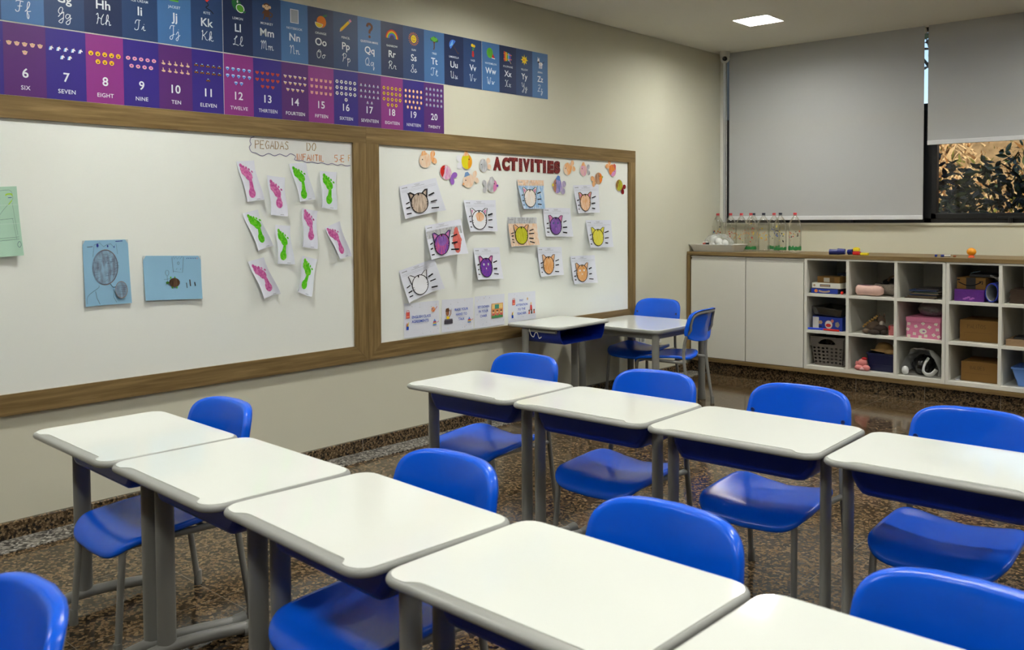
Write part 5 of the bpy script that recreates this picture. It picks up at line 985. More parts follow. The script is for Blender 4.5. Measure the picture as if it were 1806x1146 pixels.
def cat(q, head, ear, label, seed, inner=None, bg=None, ears_in=None, eyes=None, head2=None, out=.012, curl=.1, extra=None, wl=3, wr=3):
    s = sheet(q, M_paper, out, curl, random.Random(seed).uniform(-.1, .1)); rr = random.Random(seed)
    if bg:
        for x0, y0, x1, y1, m in bg: grid(s, x0, y0, x1, y1, m)
    for y, x0, x1 in ((.945, .40, .56), (.915, .43, .55), (.885, .33, .68)): s.rect(x0, y, x1, y + .008, c_hdr)
    s.rect(.06, .905, .20, .925, c_hdr); s.rect(.19, .89, .205, .935, c_hdr); s.line([(.04, .835), (.96, .84)], .004, c_hdr); s.line([(.04, .795), (.96, .80)], .004, c_hdr)
    s.lay += .4; cx, cy, rx, ry = .467, .37, .225, .30
    if extra: extra(s)
    L = [(.25, .46), (.205, .735), (.265, .745), (.385, .64)]; R = [(.56, .64), (.67, .74), (.73, .74), (.685, .46)]
    for P in (L, R):
        s.poly(P, ear); s.lay += 1; c_ = (sum(p[0] for p in P) / 4, sum(p[1] for p in P) / 4)
        if ears_in: s.poly([(c_[0] + (a - c_[0]) * .5, c_[1] + (b - c_[1]) * .5) for a, b in P], ears_in)
        s.line(P, .02, M_ink, 1)
    s.lay += .5; s.ell(cx, cy, rx, ry, head, 26); s.lay += 3
    if head2: s.ell(cx + .02, cy + .1, rx * .6, ry * .5, head2, 16)
    if eyes:
        for sx in (-1, 1): s.ell(cx + sx * .085, cy + .1, .03, .042, eyes, 10)
        s.ell(cx, cy - .03, .018, .03, eyes, 8)
    s.line([(cx + rx * math.cos(2 * PI * k / 32), cy + ry * math.sin(2 * PI * k / 32)) for k in range(33)], .022, M_ink)
    for a, b in (((-.05, .98), (-.045, .8)), ((0, 1), (0, .72)), ((.05, .98), (.045, .8)), ((-1, -.02), (-.8, -.06)), ((-.97, -.25), (-.78, -.27)), ((1, -.02), (.8, -.06)), ((.97, -.25), (.78, -.27))):
        s.line([(cx + a[0] * rx, cy + a[1] * ry), (cx + b[0] * rx, cy + b[1] * ry)], .014, M_ink)
    for k in range(wl): y = .48 - .34 * k / max(1, wl - 1) + rr.uniform(-.02, .02); s.line([(.085 + rr.uniform(-.02, .02), y - .03 + .02 * k), (.20 + rr.uniform(-.02, .01), y)], .036 + rr.uniform(-.006, .008), M_ink)
    for k in range(wr): y = .52 - .36 * k / max(1, wr - 1) + rr.uniform(-.02, .02); s.line([(.735 + rr.uniform(-.01, .02), y), (.875 + rr.uniform(-.03, .02), y + .05 - .035 * k)], .038 + rr.uniform(-.006, .008), M_ink)
    tag(s.build('cat_drawing'), label, 'drawing', 'cat colouring sheets on the whiteboard')
cat([(3.48,1.532),(3.77,1.591),(3.805,1.39),(3.505,1.337)], c_grey, c_blk, 'cat sheet with a beige grey face and black ears', 1, ears_in=c_grey)
cat([(4.006,1.456),(4.309,1.459),(4.305,1.253),(4.008,1.254)], c_white, c_white, 'cat sheet with a mostly white face and an orange forehead', 2, ears_in=c_pnk, head2=c_org2)
cat([(3.677,1.295),(3.975,1.335),(3.949,1.119),(3.686,1.084)], c_mag, c_pur, 'cat sheet with a purple and red face and a red oval beside it', 3, bg=[(.02, .6, .98, .82, c_gry)], ears_in=c_pnk, head2=c_pur, out=.02, curl=.2, extra=lambda s: (s.up(1), [s.ell(.87, .42 + .26 * k / 3, .085 * (1 - abs(k) / 6), .12, c_red, 12) for k in (-3, -2, -1, 0, 1, 2, 3)]))
cat([(3.471,1.029),(3.753,1.093),(3.794,0.907),(3.525,0.833)], c_white, c_white, 'uncoloured white cat sheet hanging tilted at the lower left', 4)
cat([(4.096,1.147),(4.341,1.146),(4.335,0.937),(4.085,0.943)], c_vio, c_mag, 'cat sheet with a deep violet face and a plain background', 5, ears_in=c_pnk, eyes=c_gry, out=.022)
cat([(4.514,1.601),(4.805,1.606),(4.78,1.402),(4.521,1.399)], c_cream, c_cream, 'cat sheet with a cream face on a blue crayon background', 6, bg=[(.01, .01, .99, .8, c_blu), (.01, .8, .99, .99, c_pch)], ears_in=c_pnk, out=.018)
cat([(4.423,1.346),(4.717,1.343),(4.695,1.15),(4.418,1.145)], c_ygr, c_org2, 'cat sheet with a yellow green face on a grey and peach background', 7, bg=[(.01, .78, .99, .99, c_gry), (.01, .01, .99, .78, c_pch)], ears_in=c_org, wl=4, wr=4, out=.022)
cat([(4.789,1.411),(5.091,1.409),(5.067,1.201),(4.792,1.209)], c_pur, c_pnk, 'cat sheet with a light purple face and pink ears', 8, eyes=cm(70, 90, 130))
cat([(5.128,1.575),(5.437,1.59),(5.401,1.376),(5.145,1.371)], c_org2, c_org, 'cat sheet with a pale orange face and pink ears at the upper right', 9, ears_in=c_pnk)
cat([(5.275,1.32),(5.595,1.319),(5.58,1.112),(5.285,1.111)], c_yel, c_yel, 'cat sheet with a bright yellow face and yellow ears', 10)
cat([(4.725,1.135),(4.992,1.129),(4.971,0.928),(4.725,0.927)], c_org, c_org2, 'cat sheet with an orange face without eyes, left of the other orange one', 11)
cat([(5.093,1.059),(5.384,1.056),(5.375,0.85),(5.095,0.852)], c_org, c_org2, 'cat sheet with an orange face and white eyes at the lower right', 12, eyes=c_white)

# footprints
def inkmat(name, a, b):
    return crayon(name, a, b, 60, 60, .56, 0)
i_pk, i_gr = inkmat('pink_paint', (190, 84, 150), (222, 140, 190)), inkmat('green_paint', (70, 184, 16), (130, 206, 60))
def foot(q, m, label, seed, heel, ball, lean=0):
    s = sheet(q, M_paper, .010, .10, 0, .006); rr = random.Random(seed); (hx_, hy_), (bx1_, by1_) = heel, ball
    s.ell(hx_, hy_, .20, .125, m, 16); s.ell(bx1_, by1_, .34, .125, m, 18, 0, -.35); s.ell(bx1_ + .1, by1_ - .07, .22, .12, m, 14); s.ell(bx1_ - .14, by1_ + .03, .17, .07, m, 12)
    mx = bx1_ + .17; s.poly([(hx_ - .13, hy_ + .05), (hx_ + .16, hy_ + .06), (mx + .08, by1_ - .03), (mx - .12, by1_ - .14), (hx_ - .02 + .5 * (mx - .12 - hx_), (hy_ + by1_) / 2)], m)
    for k in range(5):
        x = bx1_ - .24 + .145 * k; y = by1_ + .165 - .009 * k * k + (.02 if k == 0 else .0); s.ell(x, y, (.10, .065, .06, .055, .05)[k], (.058, .036, .032, .03, .027)[k], m, 10, 0, -.3)
    s.rect(.72, .03, .88, .04, c_hdr); tag(s.build('footprint_sheet'), label, 'drawing', 'footprint sheets on the whiteboard')
Z4 = None
foot([(2.419,1.634),(2.515,1.644),(2.544,1.442),(2.449,1.429)], i_pk, 'pink footprint sheet at the top left of the footprints', 1, (.52, .20), (.48, .70))
foot([(2.594,1.57),(2.698,1.561),(2.682,1.356),(2.584,1.365)], i_pk, 'dark pink footprint sheet, second from the left in the top row', 2, (.66, .32), (.5, .66))
foot([(2.727,1.635),(2.831,1.647),(2.856,1.447),(2.764,1.431)], i_gr, 'green footprint sheet in the top row under the word INFANTIL', 3, (.5, .18), (.5, .68))
foot([(2.922,1.603),(3.031,1.601),(2.997,1.392),(2.902,1.406)], i_gr, 'green footprint sheet at the right end of the top row by the frame', 4, (.62, .25), (.55, .70))
foot([(2.448,1.371),(2.532,1.392),(2.592,1.203),(2.51,1.173)], i_gr, 'green footprint sheet at the left of the middle row', 5, (.6, .28), (.6, .70))
foot([(2.638,1.312),(2.725,1.307),(2.72,1.101),(2.62,1.109)], i_gr, 'green footprint sheet at the centre of the group, left of a pink one', 6, (.48, .22), (.52, .66))
foot([(2.804,1.401),(2.9,1.385),(2.865,1.179),(2.776,1.195)], i_pk, 'pink footprint sheet at the centre right of the group', 7, (.68, .33), (.5, .74))
foot([(2.949,1.292),(3.047,1.328),(3.094,1.132),(3.02,1.11)], i_pk, 'pink footprint sheet beside the wooden frame, tilted', 8, (.55, .25), (.42, .72))
foot([(2.474,1.124),(2.563,1.145),(2.631,0.951),(2.539,0.926)], i_pk, 'pink footprint sheet at the bottom left of the footprints', 9, (.62, .25), (.5, .66))
foot([(2.802,1.145),(2.894,1.121),(2.823,0.922),(2.743,0.958)], i_gr, 'green footprint sheet at the bottom right of the footprints', 10, (.5, .25), (.52, .70))

# drawings on coloured paper
m_blp = mat('light_blue_paper', (142, 186, 214), .8, .2, var=.04, scale=9); m_grp = mat('light_green_paper', (176, 212, 190), .8, .2, var=.05, scale=9); c_pen = cm(92, 104, 124); c_brn = cm(138, 100, 62); c_navy = cm(44, 52, 140); c_tape = mat('pale_tape', (198, 206, 206), .4)
s = sheet([(1.653,1.252),(1.856,1.253),(1.863,0.96),(1.657,0.958)], m_blp, .008, .02)
s.poly([(0, 1), (.06, 1), (0, .93)], c_tape); s.poly([(1, 1), (.94, 1), (1, .93)], c_tape)
sh = crayon('pencil_shading', (116, 128, 144), (142, 178, 204), 50, 14, .5, .3)
s.ell(.47, .58, .28, .27, sh, 26)
for dx, dr, m_ in ((0, .0, c_brn), (.008, .012, c_pen), (-.006, .006, c_pen)): s.line([(.47 + dx + (.28 - dr) * math.cos(2 * PI * k / 40), .58 + (.27 - dr) * math.sin(2 * PI * k / 40 + .05)) for k in range(41)], .007, m_)
rr = random.Random(11)
for k in range(34): a = rr.uniform(0, 6.28); r0 = rr.uniform(.3, .9); x, y = .47 + .28 * r0 * math.cos(a), .58 + .25 * r0 * math.sin(a); s.line([(x - .05, y + rr.uniform(-.03, .03)), (x + .05, y + rr.uniform(-.01, .03))], .004, c_pen)
s.line([(.2, .75), (.24, .93), (.36, .96), (.44, .90), (.52, .93), (.6, .94), (.66, .89), (.72, .94), (.74, .78)], .006, c_pen)
for x, y, r_ in ((.31, .92, .03), (.53, .905, .02), (.67, .89, .015)): s.ell(x, y, r_ * .8, r_, c_navy, 9)
s.line([(.3, .31), (.28, .27), (.05, .16), (.02, .04)], .007, c_pen, 4); s.line([(.22, .22), (.24, .12), (.3, .02)], .010, c_pen); s.line([(.55, .32), (.6, .27), (.66, .27)], .010, M_ink, 3); s.line([(.62, .24), (.6, .12), (.66, .03)], .007, c_pen)
s.ell(.78, .22, .13, .13, sh, 18); s.line([(.78 + .13 * math.cos(2 * PI * k / 20), .22 + .13 * math.sin(2 * PI * k / 20)) for k in range(21)], .008, c_brn)
for k in range(5): s.line([(.68, .16 + .03 * k), (.88, .15 + .032 * k)], .006, c_pen)
s.line([(.08, .90), (.2, .905)], .012, c_pen); s.line([(.7, .975), (.86, .98)], .012, c_navy)
tag(s.build('child_drawing'), 'upright light blue sheet with a crowned pencil scribbled head', 'drawing', 'blue drawings on the whiteboard')
s = sheet([(1.924,1.175),(2.213,1.165),(2.208,0.955),(1.925,0.966)], m_blp, .012, .03)
s.poly([(0, 1), (.05, 1), (0, .9)], c_tape); s.poly([(1, 1), (.95, 1), (1, .9)], c_tape)
s.line([(.51, .62), (.49, .96), (.52, .98), (.53, .92), (.56, .98), (.58, .92), (.62, .98), (.63, .92), (.66, .98), (.69, .97), (.67, .61), (.51, .65)], .007, c_pen); s.ell(.60, .83, .02, .035, c_pen, 10); s.ell(.60, .83, .013, .025, m_blp, 10)
for x in (.56, .63): s.line([(x, .68), (x + .015, .71)], .006, c_pen)
s.line([(.37, .60), (.40, .54), (.43, .60), (.42, .66), (.38, .66), (.37, .60)], .006, c_pen, 3); s.line([(.40, .54), (.40, .40), (.37, .33)], .006, c_pen); s.line([(.34, .46), (.46, .48)], .006, c_pen); s.line([(.40, .40), (.43, .33)], .006, c_pen)
for x, y in ((.46, .50), (.53, .50), (.48, .28), (.56, .28)): s.ell(x, y, .012, .03, cm(90, 170, 40), 8)
s.ell(.40, .39, .03, .03, cm(60, 120, 40), 8); s.ell(.52, .39, .095, .105, crayon('shell_brown', (60, 44, 34), (96, 74, 56)), 20)
for x, y0_, y1_, w_ in ((.73, .26, .38, .012), (.79, .30, .45, .02), (.875, .30, .39, .018)): s.line([(x + .01, y0_), (x, y1_)], w_, c_blk)
for k in range(7): s.line([(.74 + .03 * k, .93), (.755 + .03 * k, .955)], .01, c_navy if k < 6 else c_red)
tag(s.build('child_drawing'), 'light blue sheet lying crosswise with a brown turtle and a castle tower', 'drawing', 'blue drawings on the whiteboard')
s = sheet([(1.211,1.476),(1.391,1.487),(1.402,1.196),(1.226,1.187)], m_grp, .02, .05)
lim = cm(170, 214, 50); q_ = cm(124, 150, 138)
for P in ([(.5, .93), (.84, .95), (.9, .86), (.88, .80), (.70, .68), (.6, .60)], [(.3, .52), (.6, .53), (.88, .54)], [(.88, .76), (.93, .30)], [(.86, .54), (.90, .24)], [(.3, .22), (.6, .23), (.95, .24)], [(.3, .26), (.95, .27)]): s.line(P, .006, q_, 3)
s.line([(.75, .87), (.78, .89), (.88, .89), (.89, .86)], .02, lim, 3); s.line([(.88, .80), (.80, .74)], .016, lim); s.line([(.80, .84), (.88, .84)], .008, c_navy)
s.line([(.93, .2), (.90, .16), (.93, .12), (.97, .15), (.96, .2), (.93, .2)], .007, c_pen, 3)
for y in (.74, .47): s.line([(0, y), (1, y - .005)], .006, mat('fold_line', (196, 220, 206), .8))
tag(s.build('child_drawing'), 'folded pale green drawing cut off at the left picture edge', 'drawing')

# handwritten heading on a cloud-shaped paper
fnb = lambda y, z, h: (BX + .001 + h, y, z)
s = Sheet(fnb); cl = mat('cloud_paper', (228, 230, 226), .6, .3); c_pp = cm(112, 108, 150); c_hb = cm(158, 134, 92); c_ho = cm(206, 128, 70)
bp_ = [(2.52,1.765),(2.502,1.759),(2.494,1.741),(2.501,1.726),(2.49,1.71),(2.502,1.687),(2.529,1.682),(2.564,1.669),(2.602,1.684),(2.637,1.673),(2.669,1.684),(2.707,1.674),(2.735,1.689),(2.766,1.676),(2.758,1.659),(2.787,1.654),(2.808,1.656),(2.835,1.646),(2.87,1.651),(2.905,1.644),(2.933,1.65),(2.97,1.641),(3.001,1.648),(3.037,1.639),(3.063,1.647),(3.095,1.638),(3.127,1.642)]
s.poly(bp_ + [(3.134,1.645),(3.136,1.767),(2.52,1.765)], cl); s.lay = 1.5; s.line(bp_, .0035, c_pp, 3)
LW = Matrix(((0, 0, 1, BX + .0022), (1, 0, 0, 0), (0, 1, 0, 0), (0, 0, 0, 1)))
def note(txt, a, b, h, m):
    w0 = sum(.8 * h if ch not in 'I-' else .36 * h for ch in txt) or 1; k = (b[0] - a[0]) / w0
    for_ = MB(); hand(for_, txt, Matrix.Identity(4), h, .0042, m); o_ = len(s.v); i_ = s.mi(m)
    for x, y, z in for_.v: s.v.append((BX + .0024, a[0] + x * k, a[1] + y + (b[1] - a[1]) * x * k / (b[0] - a[0])))
    for f in for_.f: s.f.append([o_ + q for q in f]); s.m.append(i_); s.sm.append(False)
note('PEGADAS', (2.524,1.706), (2.766,1.712), .041, c_hb); note('DO', (2.837,1.711), (2.914,1.713), .042, c_hb); note('INFANTIL', (2.772,1.658), (2.981,1.657), .033, c_ho); note('5-E', (3.017,1.658), (3.1,1.661), .037, c_ho); note('F', (3.112,1.666), (3.134,1.667), .033, cm(222, 168, 90))
tag(s.build('paper_heading'), 'handwritten cloud-edged heading PEGADAS DO INFANTIL above the footprints', 'sign')

# cutout letters
def glitter():
    m, n, l, b = nodemat('red_glitter'); tc = n.new('ShaderNodeTexCoord'); nz = n.new('ShaderNodeTexVoronoi'); nz.inputs['Scale'].default_value = 260; l.new(tc.outputs['Object'], nz.inputs['Vector'])
    sp = n.new('ShaderNodeSeparateColor'); l.new(nz.outputs['Color'], sp.inputs[0]); r = ramp(n, [(0, (70, 4, 8)), (.6, (104, 8, 10)), (.92, (140, 20, 16)), (1, (214, 70, 54))]); l.new(sp.outputs[0], r.inputs[0]); l.new(r.outputs[0], b.inputs['Base Color']); b.inputs['Roughness'].default_value = .5
    return m
M_gl = glitter()
LT = [('A', 'first, at the left end'), ('C', 'second from the left'), ('T', 'between C and the first I'), ('I', 'between T and V'), ('V', 'in the middle of the word'), ('I', 'between V and the second T'), ('T', 'between the second and third I'), ('I', 'between T and E'), ('E', 'between I and the final S'), ('S', 'at the right end')]
LPOS = [(4.329,1.701),(4.413,1.702),(4.488,1.704),(4.561,1.701),(4.62,1.702),(4.68,1.703),(4.747,1.703),(4.811,1.7),(4.877,1.699),(4.95,1.7)]
LWD = (14, 13, 15.5, 5.5, 12.5, 5.5, 14.5, 5.5, 12, 12)
for (ch, where), (yy, zz), wpx in zip(LT, LPOS, LWD):
    c = bpy.data.curves.new('cutout', 'FONT'); c.body = ch; c.size = 1; c.offset = .05; c.bevel_depth = .03; c.bevel_resolution = 2; c.extrude = .012; c.resolution_u = 5
    o = bpy.data.objects.new('cutout', c); me = bpy.data.meshes.new_from_object(o); bpy.data.objects.remove(o)
    xs = [v.co.x for v in me.vertices]; ys = [v.co.y for v in me.vertices]; mx, my = (min(xs) + max(xs)) / 2, (min(ys) + max(ys)) / 2; kx = wpx * .0056 / (max(xs) - min(xs)); ky = .091 / (max(ys) - min(ys))
    for v in me.vertices: x_, y_, z_ = v.co; v.co = (z_ * .09, (x_ - mx) * kx, (y_ - my) * ky)
    me.materials.append(M_gl); ob = bpy.data.objects.new('cutout_letter', me); COL.objects.link(ob); ob.location = (BX + .0025, yy, zz)
    tag(ob, 'dark red glitter letter %s of ACTIVITIES, %s' % (ch, where), 'letter', 'glitter letters spelling ACTIVITIES')

# fish cutouts
def fish(p, body, tail, label, right=True, rot=0, half=None, fin=None, mouth=None, rx=.048, ry=.044):
    y0, z0 = p; c_, q_ = math.cos(rot), math.sin(rot); sg = 1 if right else -1
    fn = lambda x, y, h: (BX + .004 + h + .01 * abs(x), y0 + sg * x * c_ - y * q_, z0 + sg * x * q_ + y * c_)
    s = Sheet(fn); cr = mat('cream_card', (232, 222, 206), .8, .2)
    s.ell(0, 0, rx * 1.07, ry * 1.07, cr, 20); s.lay = 1
    s.ell(rx * 1.45, ry * .5, rx * .5, ry * .42, tail, 12, 0, .8); s.ell(rx * 1.45, -ry * .45, rx * .5, ry * .42, tail, 12, 0, -.8); s.ell(rx * 1.08, 0, rx * .25, ry * .25, tail, 8)
    s.lay = 2; s.ell(0, 0, rx, ry, body, 20)
    if half: s.poly([(rx * .97 * math.cos(a), ry * .97 * math.sin(a)) for a in [PI * .56 + PI * .88 * k / 12 for k in range(13)]], half)
    if fin: s.poly([(-rx * .6, ry * .75), (-rx * .2, ry * 1.35), (rx * .3, ry * 1.3), (rx * .55, ry * .7)], fin)
    if mouth: s.ell(-rx * 1.02, -ry * .1, rx * .22, ry * .2, mouth, 8)
    s.ell(-rx * .45, ry * .25, rx * .09, ry * .1, M_ink, 8); tag(s.build('paper_fish'), label, 'cutout', 'paper fish cutouts on the whiteboard')
FP = [(3.689,1.695),(3.859,1.628),(4.043,1.703),(4.195,1.683),(4.057,1.58),(4.276,1.554)]
FP2 = [(5.067,1.693),(5.255,1.691),(5.437,1.634),(5.615,1.701),(4.95,1.569),(5.704,1.589)]
f_or, f_pe, f_bl = crayon('fish_orange', (234, 150, 60), (236, 206, 170)), crayon('fish_peach', (234, 196, 160), (238, 222, 200)), crayon('fish_blue', (90, 120, 180), (190, 160, 210))
fish(FP[0], f_pe, f_or, 'orange and peach paper fish at the far left of the fish', True, .3, fin=f_or)
fish(FP[1], crayon('fish_pinkwhite', (214, 120, 190), (230, 226, 222)), cm(150, 100, 190), 'paper fish with a red head and purple tail', True, -.5, half=cm(196, 34, 24), rx=.05)
fish(FP[2], cm(226, 214, 30), c_white, 'yellow and orange paper fish with a white tail', False, .1, half=cm(236, 160, 30), fin=f_or, rx=.047, ry=.05)
fish(FP[3], c_gry, f_pe, 'pale grey paper fish just before the letter A', True, .25, rx=.036)
fish(FP[4], f_pe, f_pe, 'peach paper fish with a blue bow on top', True, .35, fin=cm(120, 160, 210), mouth=f_or)
fish(FP[5], c_gry, c_gry, 'grey paper fish with a pink face and purple mouth', False, .1, half=cm(216, 130, 180), fin=c_gry, mouth=cm(110, 60, 160))
fish(FP2[0], f_or, f_or, 'light orange paper fish right after the letter S', True, .35, half=f_pe, rx=.045)
fish(FP2[1], crayon('fish_rose', (222, 150, 200), (236, 206, 176)), c_gry, 'peach and pink paper fish with a grey tail', True, .05, fin=f_or, rx=.04)
fish(FP2[2], crayon('fish_brown', (150, 110, 80), (206, 176, 150)), f_or, 'brown patterned paper fish with an orange face', False, .35, half=cm(232, 130, 40), mouth=cm(180, 180, 60))
fish(FP2[3], crayon('fish_orange_pink', (230, 130, 50), (232, 150, 80)), f_or, 'orange paper fish with a pink face and red fin at the upper right', False, -.7, half=cm(216, 150, 200), fin=c_red)
fish(FP2[4], f_bl, crayon('fish_tail_lilac', (150, 150, 180), (200, 180, 210)), 'multicoloured blue paper fish under the letter E', True, -.2, half=cm(170, 120, 90), fin=cm(90, 130, 190), mouth=cm(230, 210, 70), ry=.055)
fish(FP2[5], crayon('fish_olive', (150, 146, 40), (190, 190, 60)), cm(128, 20, 24), 'olive green paper fish with a dark red tail by the frame', True, -.5, half=crayon('fish_redbrown', (130, 60, 50), (160, 140, 60)), rx=.044)

# the four class agreement sheets
bl_ = cm(28, 76, 180)
def suit(s, x, y): s.rect(x - .05, y - .1, x + .05, y + .08, cm(210, 90, 80)); s.line([(x - .03, y + .08), (x - .03, y + .13), (x + .03, y + .13), (x + .03, y + .08)], .012, cm(190, 70, 70)); s.rect(x - .035, y - .07, x + .035, y - .03, cm(236, 150, 120))
def pot(s, x, y): s.rect(x - .03, y - .1, x + .03, y, bl_); s.line([(x - .02, y), (x - .01, y + .1)], .016, REDc); s.line([(x + .01, y), (x + .03, y + .12)], .016, YEL); s.line([(x - .005, y), (x + .005, y + .08)], .012, GRN)
def tube_(s, x, y): s.poly([(x - .05, y - .09), (x + .05, y - .09), (x + .04, y + .02), (x, y + .1), (x - .04, y + .02)], cm(90, 140, 210)); s.rect(x - .05, y - .05, x + .05, y - .02, YEL); s.rect(x - .045, y - .01, x + .045, y + .02, REDc); s.line([(x + .06, y - .02), (x + .12, y + .02)], .014, c_red)
def confetti(s, sd_):
    r2 = random.Random(sd_)
    for k in range(16): x, y = r2.uniform(.04, .96), r2.choice((r2.uniform(.05, .2), r2.uniform(.82, .95), r2.uniform(.3, .7) if k % 3 == 0 else r2.uniform(.05, .15))); s.line([(x, y), (x + r2.uniform(-.02, .02), y + r2.uniform(.01, .04))], .008, r2.choice((cm(160, 190, 220), cm(226, 200, 170), c_hdr)))
def agreement(q, lines, label, seed, deco):
    s = sheet(q, M_paper, .003, 0); confetti(s, seed); deco(s)
    for t_, x, y in lines: s.lay += .3; GCx = glyphs(t_, .018); s.add([s.fn(x + (a - GCx[2] / 2) * .098 * .78, y + (b - .36) * .105, s.lay * s.step) for a, b in GCx[0]], GCx[1], bl_)
    tag(s.build('agreement_sheet'), label, 'poster', 'class agreement sheets along the bottom of the whiteboard')
agreement([(3.51,0.831),(3.793,0.83),(3.796,0.621),(3.504,0.622)], [('ENGLISH CLASS', .47, .585), ('AGREEMENTS:', .44, .455)], 'sheet reading ENGLISH CLASS AGREEMENTS at the left of four', 1, lambda s: (suit(s, .1, .66), pot(s, .09, .33), tube_(s, .85, .37), s.ell(.81, .75, .055, .08, cm(226, 160, 110), 12), s.line([(.85, .72), (.93, .83)], .014, REDc), s.ell(.79, .77, .015, .02, bl_, 6), s.ell(.82, .71, .015, .02, REDc, 6)))
def pupil(s): s.ell(.17, .58, .05, .09, cm(150, 100, 70), 12); s.poly([(.11, .62), (.12, .72), (.2, .74), (.24, .64), (.2, .62)], BRN); s.poly([(.14, .48), (.24, .48), (.22, .36), (.14, .36)], YEL); s.line([(.22, .46), (.27, .56), (.27, .68)], .025, cm(150, 100, 70)); s.rect(.07, .25, .33, .36, cm(70, 66, 74)); s.rect(.08, .36, .32, .4, cm(110, 104, 112))
agreement([(3.819,0.831),(4.096,0.826),(4.094,0.623),(3.81,0.626)], [('RAISE YOUR', .60, .67), ('HAND TO', .60, .52), ('TALK', .60, .37)], 'sheet reading RAISE YOUR HAND TO TALK with a child at a desk', 2, lambda s: (pupil(s), tube_(s, .85, .31)))
def room_(s):
    s.rect(.55, .25, .94, .72, cm(222, 150, 90)); s.rect(.57, .55, .92, .70, cm(236, 206, 130)); s.rect(.66, .54, .80, .68, cm(70, 140, 120)); s.rect(.56, .25, .93, .36, cm(80, 150, 90))
    for k in range(3): s.ell(.61 + .13 * k, .44, .035, .05, TAN, 9); s.rect(.57 + .13 * k, .33, .66 + .13 * k, .40, c_red); s.ell(.61 + .13 * k, .48, .036, .025, BRN, 8)
agreement([(4.107,0.831),(4.392,0.831),(4.387,0.625),(4.101,0.623)], [('SIT DOWN', .28, .66), ('IN YOUR', .28, .52), ('CHAIR', .28, .37)], 'sheet reading SIT DOWN IN YOUR CHAIR with a classroom picture', 3, room_)
def tch(s):
    s.poly([(.78, .32), (.86, .32), (.84, .52), (.79, .52)], REDc); s.ell(.815, .57, .03, .045, TAN, 9)
    for x, c_ in ((.74, c_red), (.83, BLK), (.92, cm(200, 90, 60))): s.ell(x, .32, .025, .04, BRN, 8); s.poly([(x - .03, .2), (x + .03, .2), (x + .02, .29), (x - .02, .29)], c_)
agreement([(4.427,0.832),(4.708,0.829),(4.709,0.638),(4.425,0.628)], [('PAY', .46, .72), ('ATTENTION', .47, .57), ('TO THE', .46, .42), ('TEACHER', .46, .27)], 'sheet reading PAY ATTENTION TO THE TEACHER at the right of four', 4, lambda s: (suit(s, .19, .68), pot(s, .14, .25), tch(s), s.ell(.68, .75, .03, .05, TAN, 8)))

# ------------------------------------------------------------------ outside the window: sunlit bank, bushes and trees
M_bank = mat('dry_grass_bank', (128, 106, 74), .95, .1, var=.85, scale=9, bump=1)
rb = random.Random(21); V = []; F = []; NX, NY = 60, 40
for i in range(NX + 1):
    for j in range(NY + 1):
        x, y = -16 + 32 * i / NX, 7.46 + 22 * j / NY; z = -.1 + max(0, min(y - 10.2, 3.2)) * .86 + max(0, y - 13.4) * .10
        V.append((x, y, z + (.18 * math.sin(x * 1.7 + y) * math.cos(y * 1.3 - x * .6) + rb.uniform(-.07, .07) if y > 8.6 else 0)))
for i in range(NX):
    for j in range(NY): a = i * (NY + 1) + j; F.append([a, a + NY + 1, a + NY + 2, a + 1])
structure(MB().add(V, F, M_bank, True).build('hill'), 'sunlit dry grassy bank outside the window', 'hill')
def bank_z(y): return -.1 + max(0, min(y - 10.2, 3.2)) * .86 + max(0, y - 13.4) * .10
tuft = [mat('dry_straw', (214, 184, 136), .9, .1, var=.2), mat('dry_brown_leaf', (150, 108, 62), .9, .1, var=.3), mat('olive_leaf', (110, 112, 50), .9, .1, var=.3)]
b = MB()
for k in range(20000):
    x, y = rb.uniform(-7.5, .5), rb.uniform(10.3, 14.2); z = bank_z(y); m = tuft[0 if rb.random() < .45 + .3 * math.sin(x * 3.1 + y * 2) else rb.randint(1, 2)]; h_ = rb.uniform(.04, .16); a = rb.uniform(0, 6.28); w_ = rb.uniform(.006, .03); dx, dy = math.cos(a) * w_, math.sin(a) * w_; lx, ly = rb.uniform(-.16, .16), rb.uniform(-.2, .1)
    b.add([(x - dx, y - dy, z - .05), (x + dx, y + dy, z - .05), (x + dx * .8 + lx * .5, y + dy * .8 + ly * .5, z + h_ * .6), (x + lx, y + ly, z + h_)], [[0, 1, 2, 3]], m)
o = b.build('dry_grass'); tag(o, 'dry straw and dead leaves covering the sunlit bank', 'grass', kind='stuff')
lf = [mat('dark_leaf', (30, 44, 34), .4, .4, var=.3, scale=8), mat('green_leaf', (58, 76, 36), .45, .4, var=.3, scale=8)]; M_stem = mat('bush_stem', (70, 54, 40), .9)
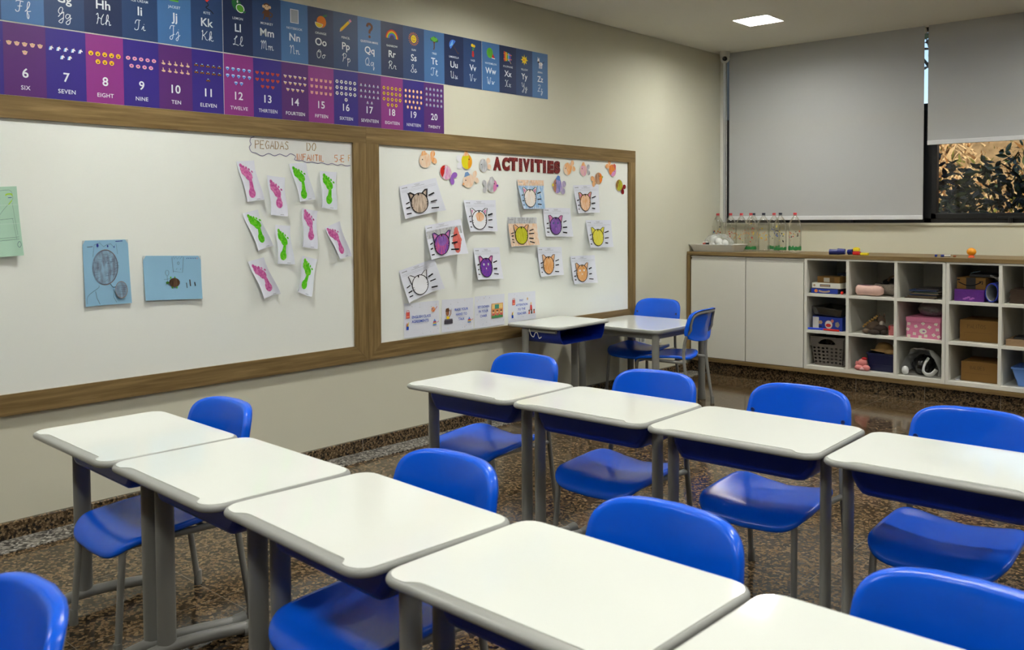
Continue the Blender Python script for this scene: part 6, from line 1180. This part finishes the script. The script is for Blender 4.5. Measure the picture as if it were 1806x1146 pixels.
def leaf(b, p, d, L_, w_, m, r):
    d = d.normalized(); s_ = d.cross(Vector((r.uniform(-1, 1), r.uniform(-1, 1), r.uniform(-.2, 1)))).normalized() * w_; n_ = d.cross(s_).normalized() * w_ * .4; a = p; e = p + d * L_; m1, m2 = p + d * L_ * .35, p + d * L_ * .7
    b.add([a, m1 + s_ - n_ * 0, m2 + s_ * .8, e, m2 - s_ * .8, m1 - s_, m1 + n_, m2 + n_], [[0, 6, 1], [1, 6, 7, 2], [2, 7, 3], [0, 5, 6], [5, 4, 7, 6], [4, 3, 7]], m)
def bush(x, y, z, rx, ry, rz, n, seed, label, L_=.12, name='leafy_bush', group='bushes outside the window'):
    r = random.Random(seed); t = empty(name, label, 'bush' if name == 'leafy_bush' else 'tree', (x, y, z), group=group); b = MB(); st = MB(); tips = []
    for k in range(9):
        a = r.uniform(0, 6.28); q = r.uniform(.2, .9); e = Vector((rx * q * math.cos(a), ry * q * math.sin(a), rz * r.uniform(.9, 1.9))); st.tube([(0, 0, -.1), (e.x * .3, e.y * .3, e.z * .5), tuple(e)], lambda u: .02 * (1 - u * .8), M_stem, 6, 4)
    for k in range(n):
        while True:
            p = Vector((r.uniform(-1, 1), r.uniform(-1, 1), r.uniform(-1, 1)))
            if .2 < p.length < 1: break
        pos = Vector((p.x * rx, p.y * ry, rz + p.z * rz)); leaf(b, pos, Vector((p.x + r.uniform(-.6, .6), p.y + r.uniform(-.6, .6), r.uniform(-.5, .7))), L_ * r.uniform(.6, 1.25), L_ * r.uniform(.16, .26), lf[0 if r.random() < .75 else 1], r)
    b.build('foliage', t); st.build('stems', t); return t
bush(-2.95, 8.75, 0, .70, .42, 1.0, 2300, 1, 'dark leafy bush close to the open window, left part', .11)
bush(-2.05, 9.0, 0, .72, .45, .98, 2300, 2, 'dark leafy bush close to the open window, right part', .11)
bush(-1.2, 9.0, 0, .7, .5, .82, 900, 3, 'dark leafy bush behind the half raised blind')
bush(-4.3, 9.2, 0, .8, .6, .85, 700, 4, 'dark leafy bush behind the closed blind')
bush(.4, 9.2, 0, .8, .5, .8, 600, 5, 'dark leafy bush further right outside')
for k, (x, y) in enumerate(((-10.5, 16), (-7.6, 15.2), (-4.9, 16.2), (-2.2, 15.4), (1.0, 16))):
    bush(x, y, bank_z(y) + .8, 1.35, 1.2, 1.7, 800, 30 + k, 'loose green tree on the bank outside the window', .34, 'bank_tree', 'trees on the bank')
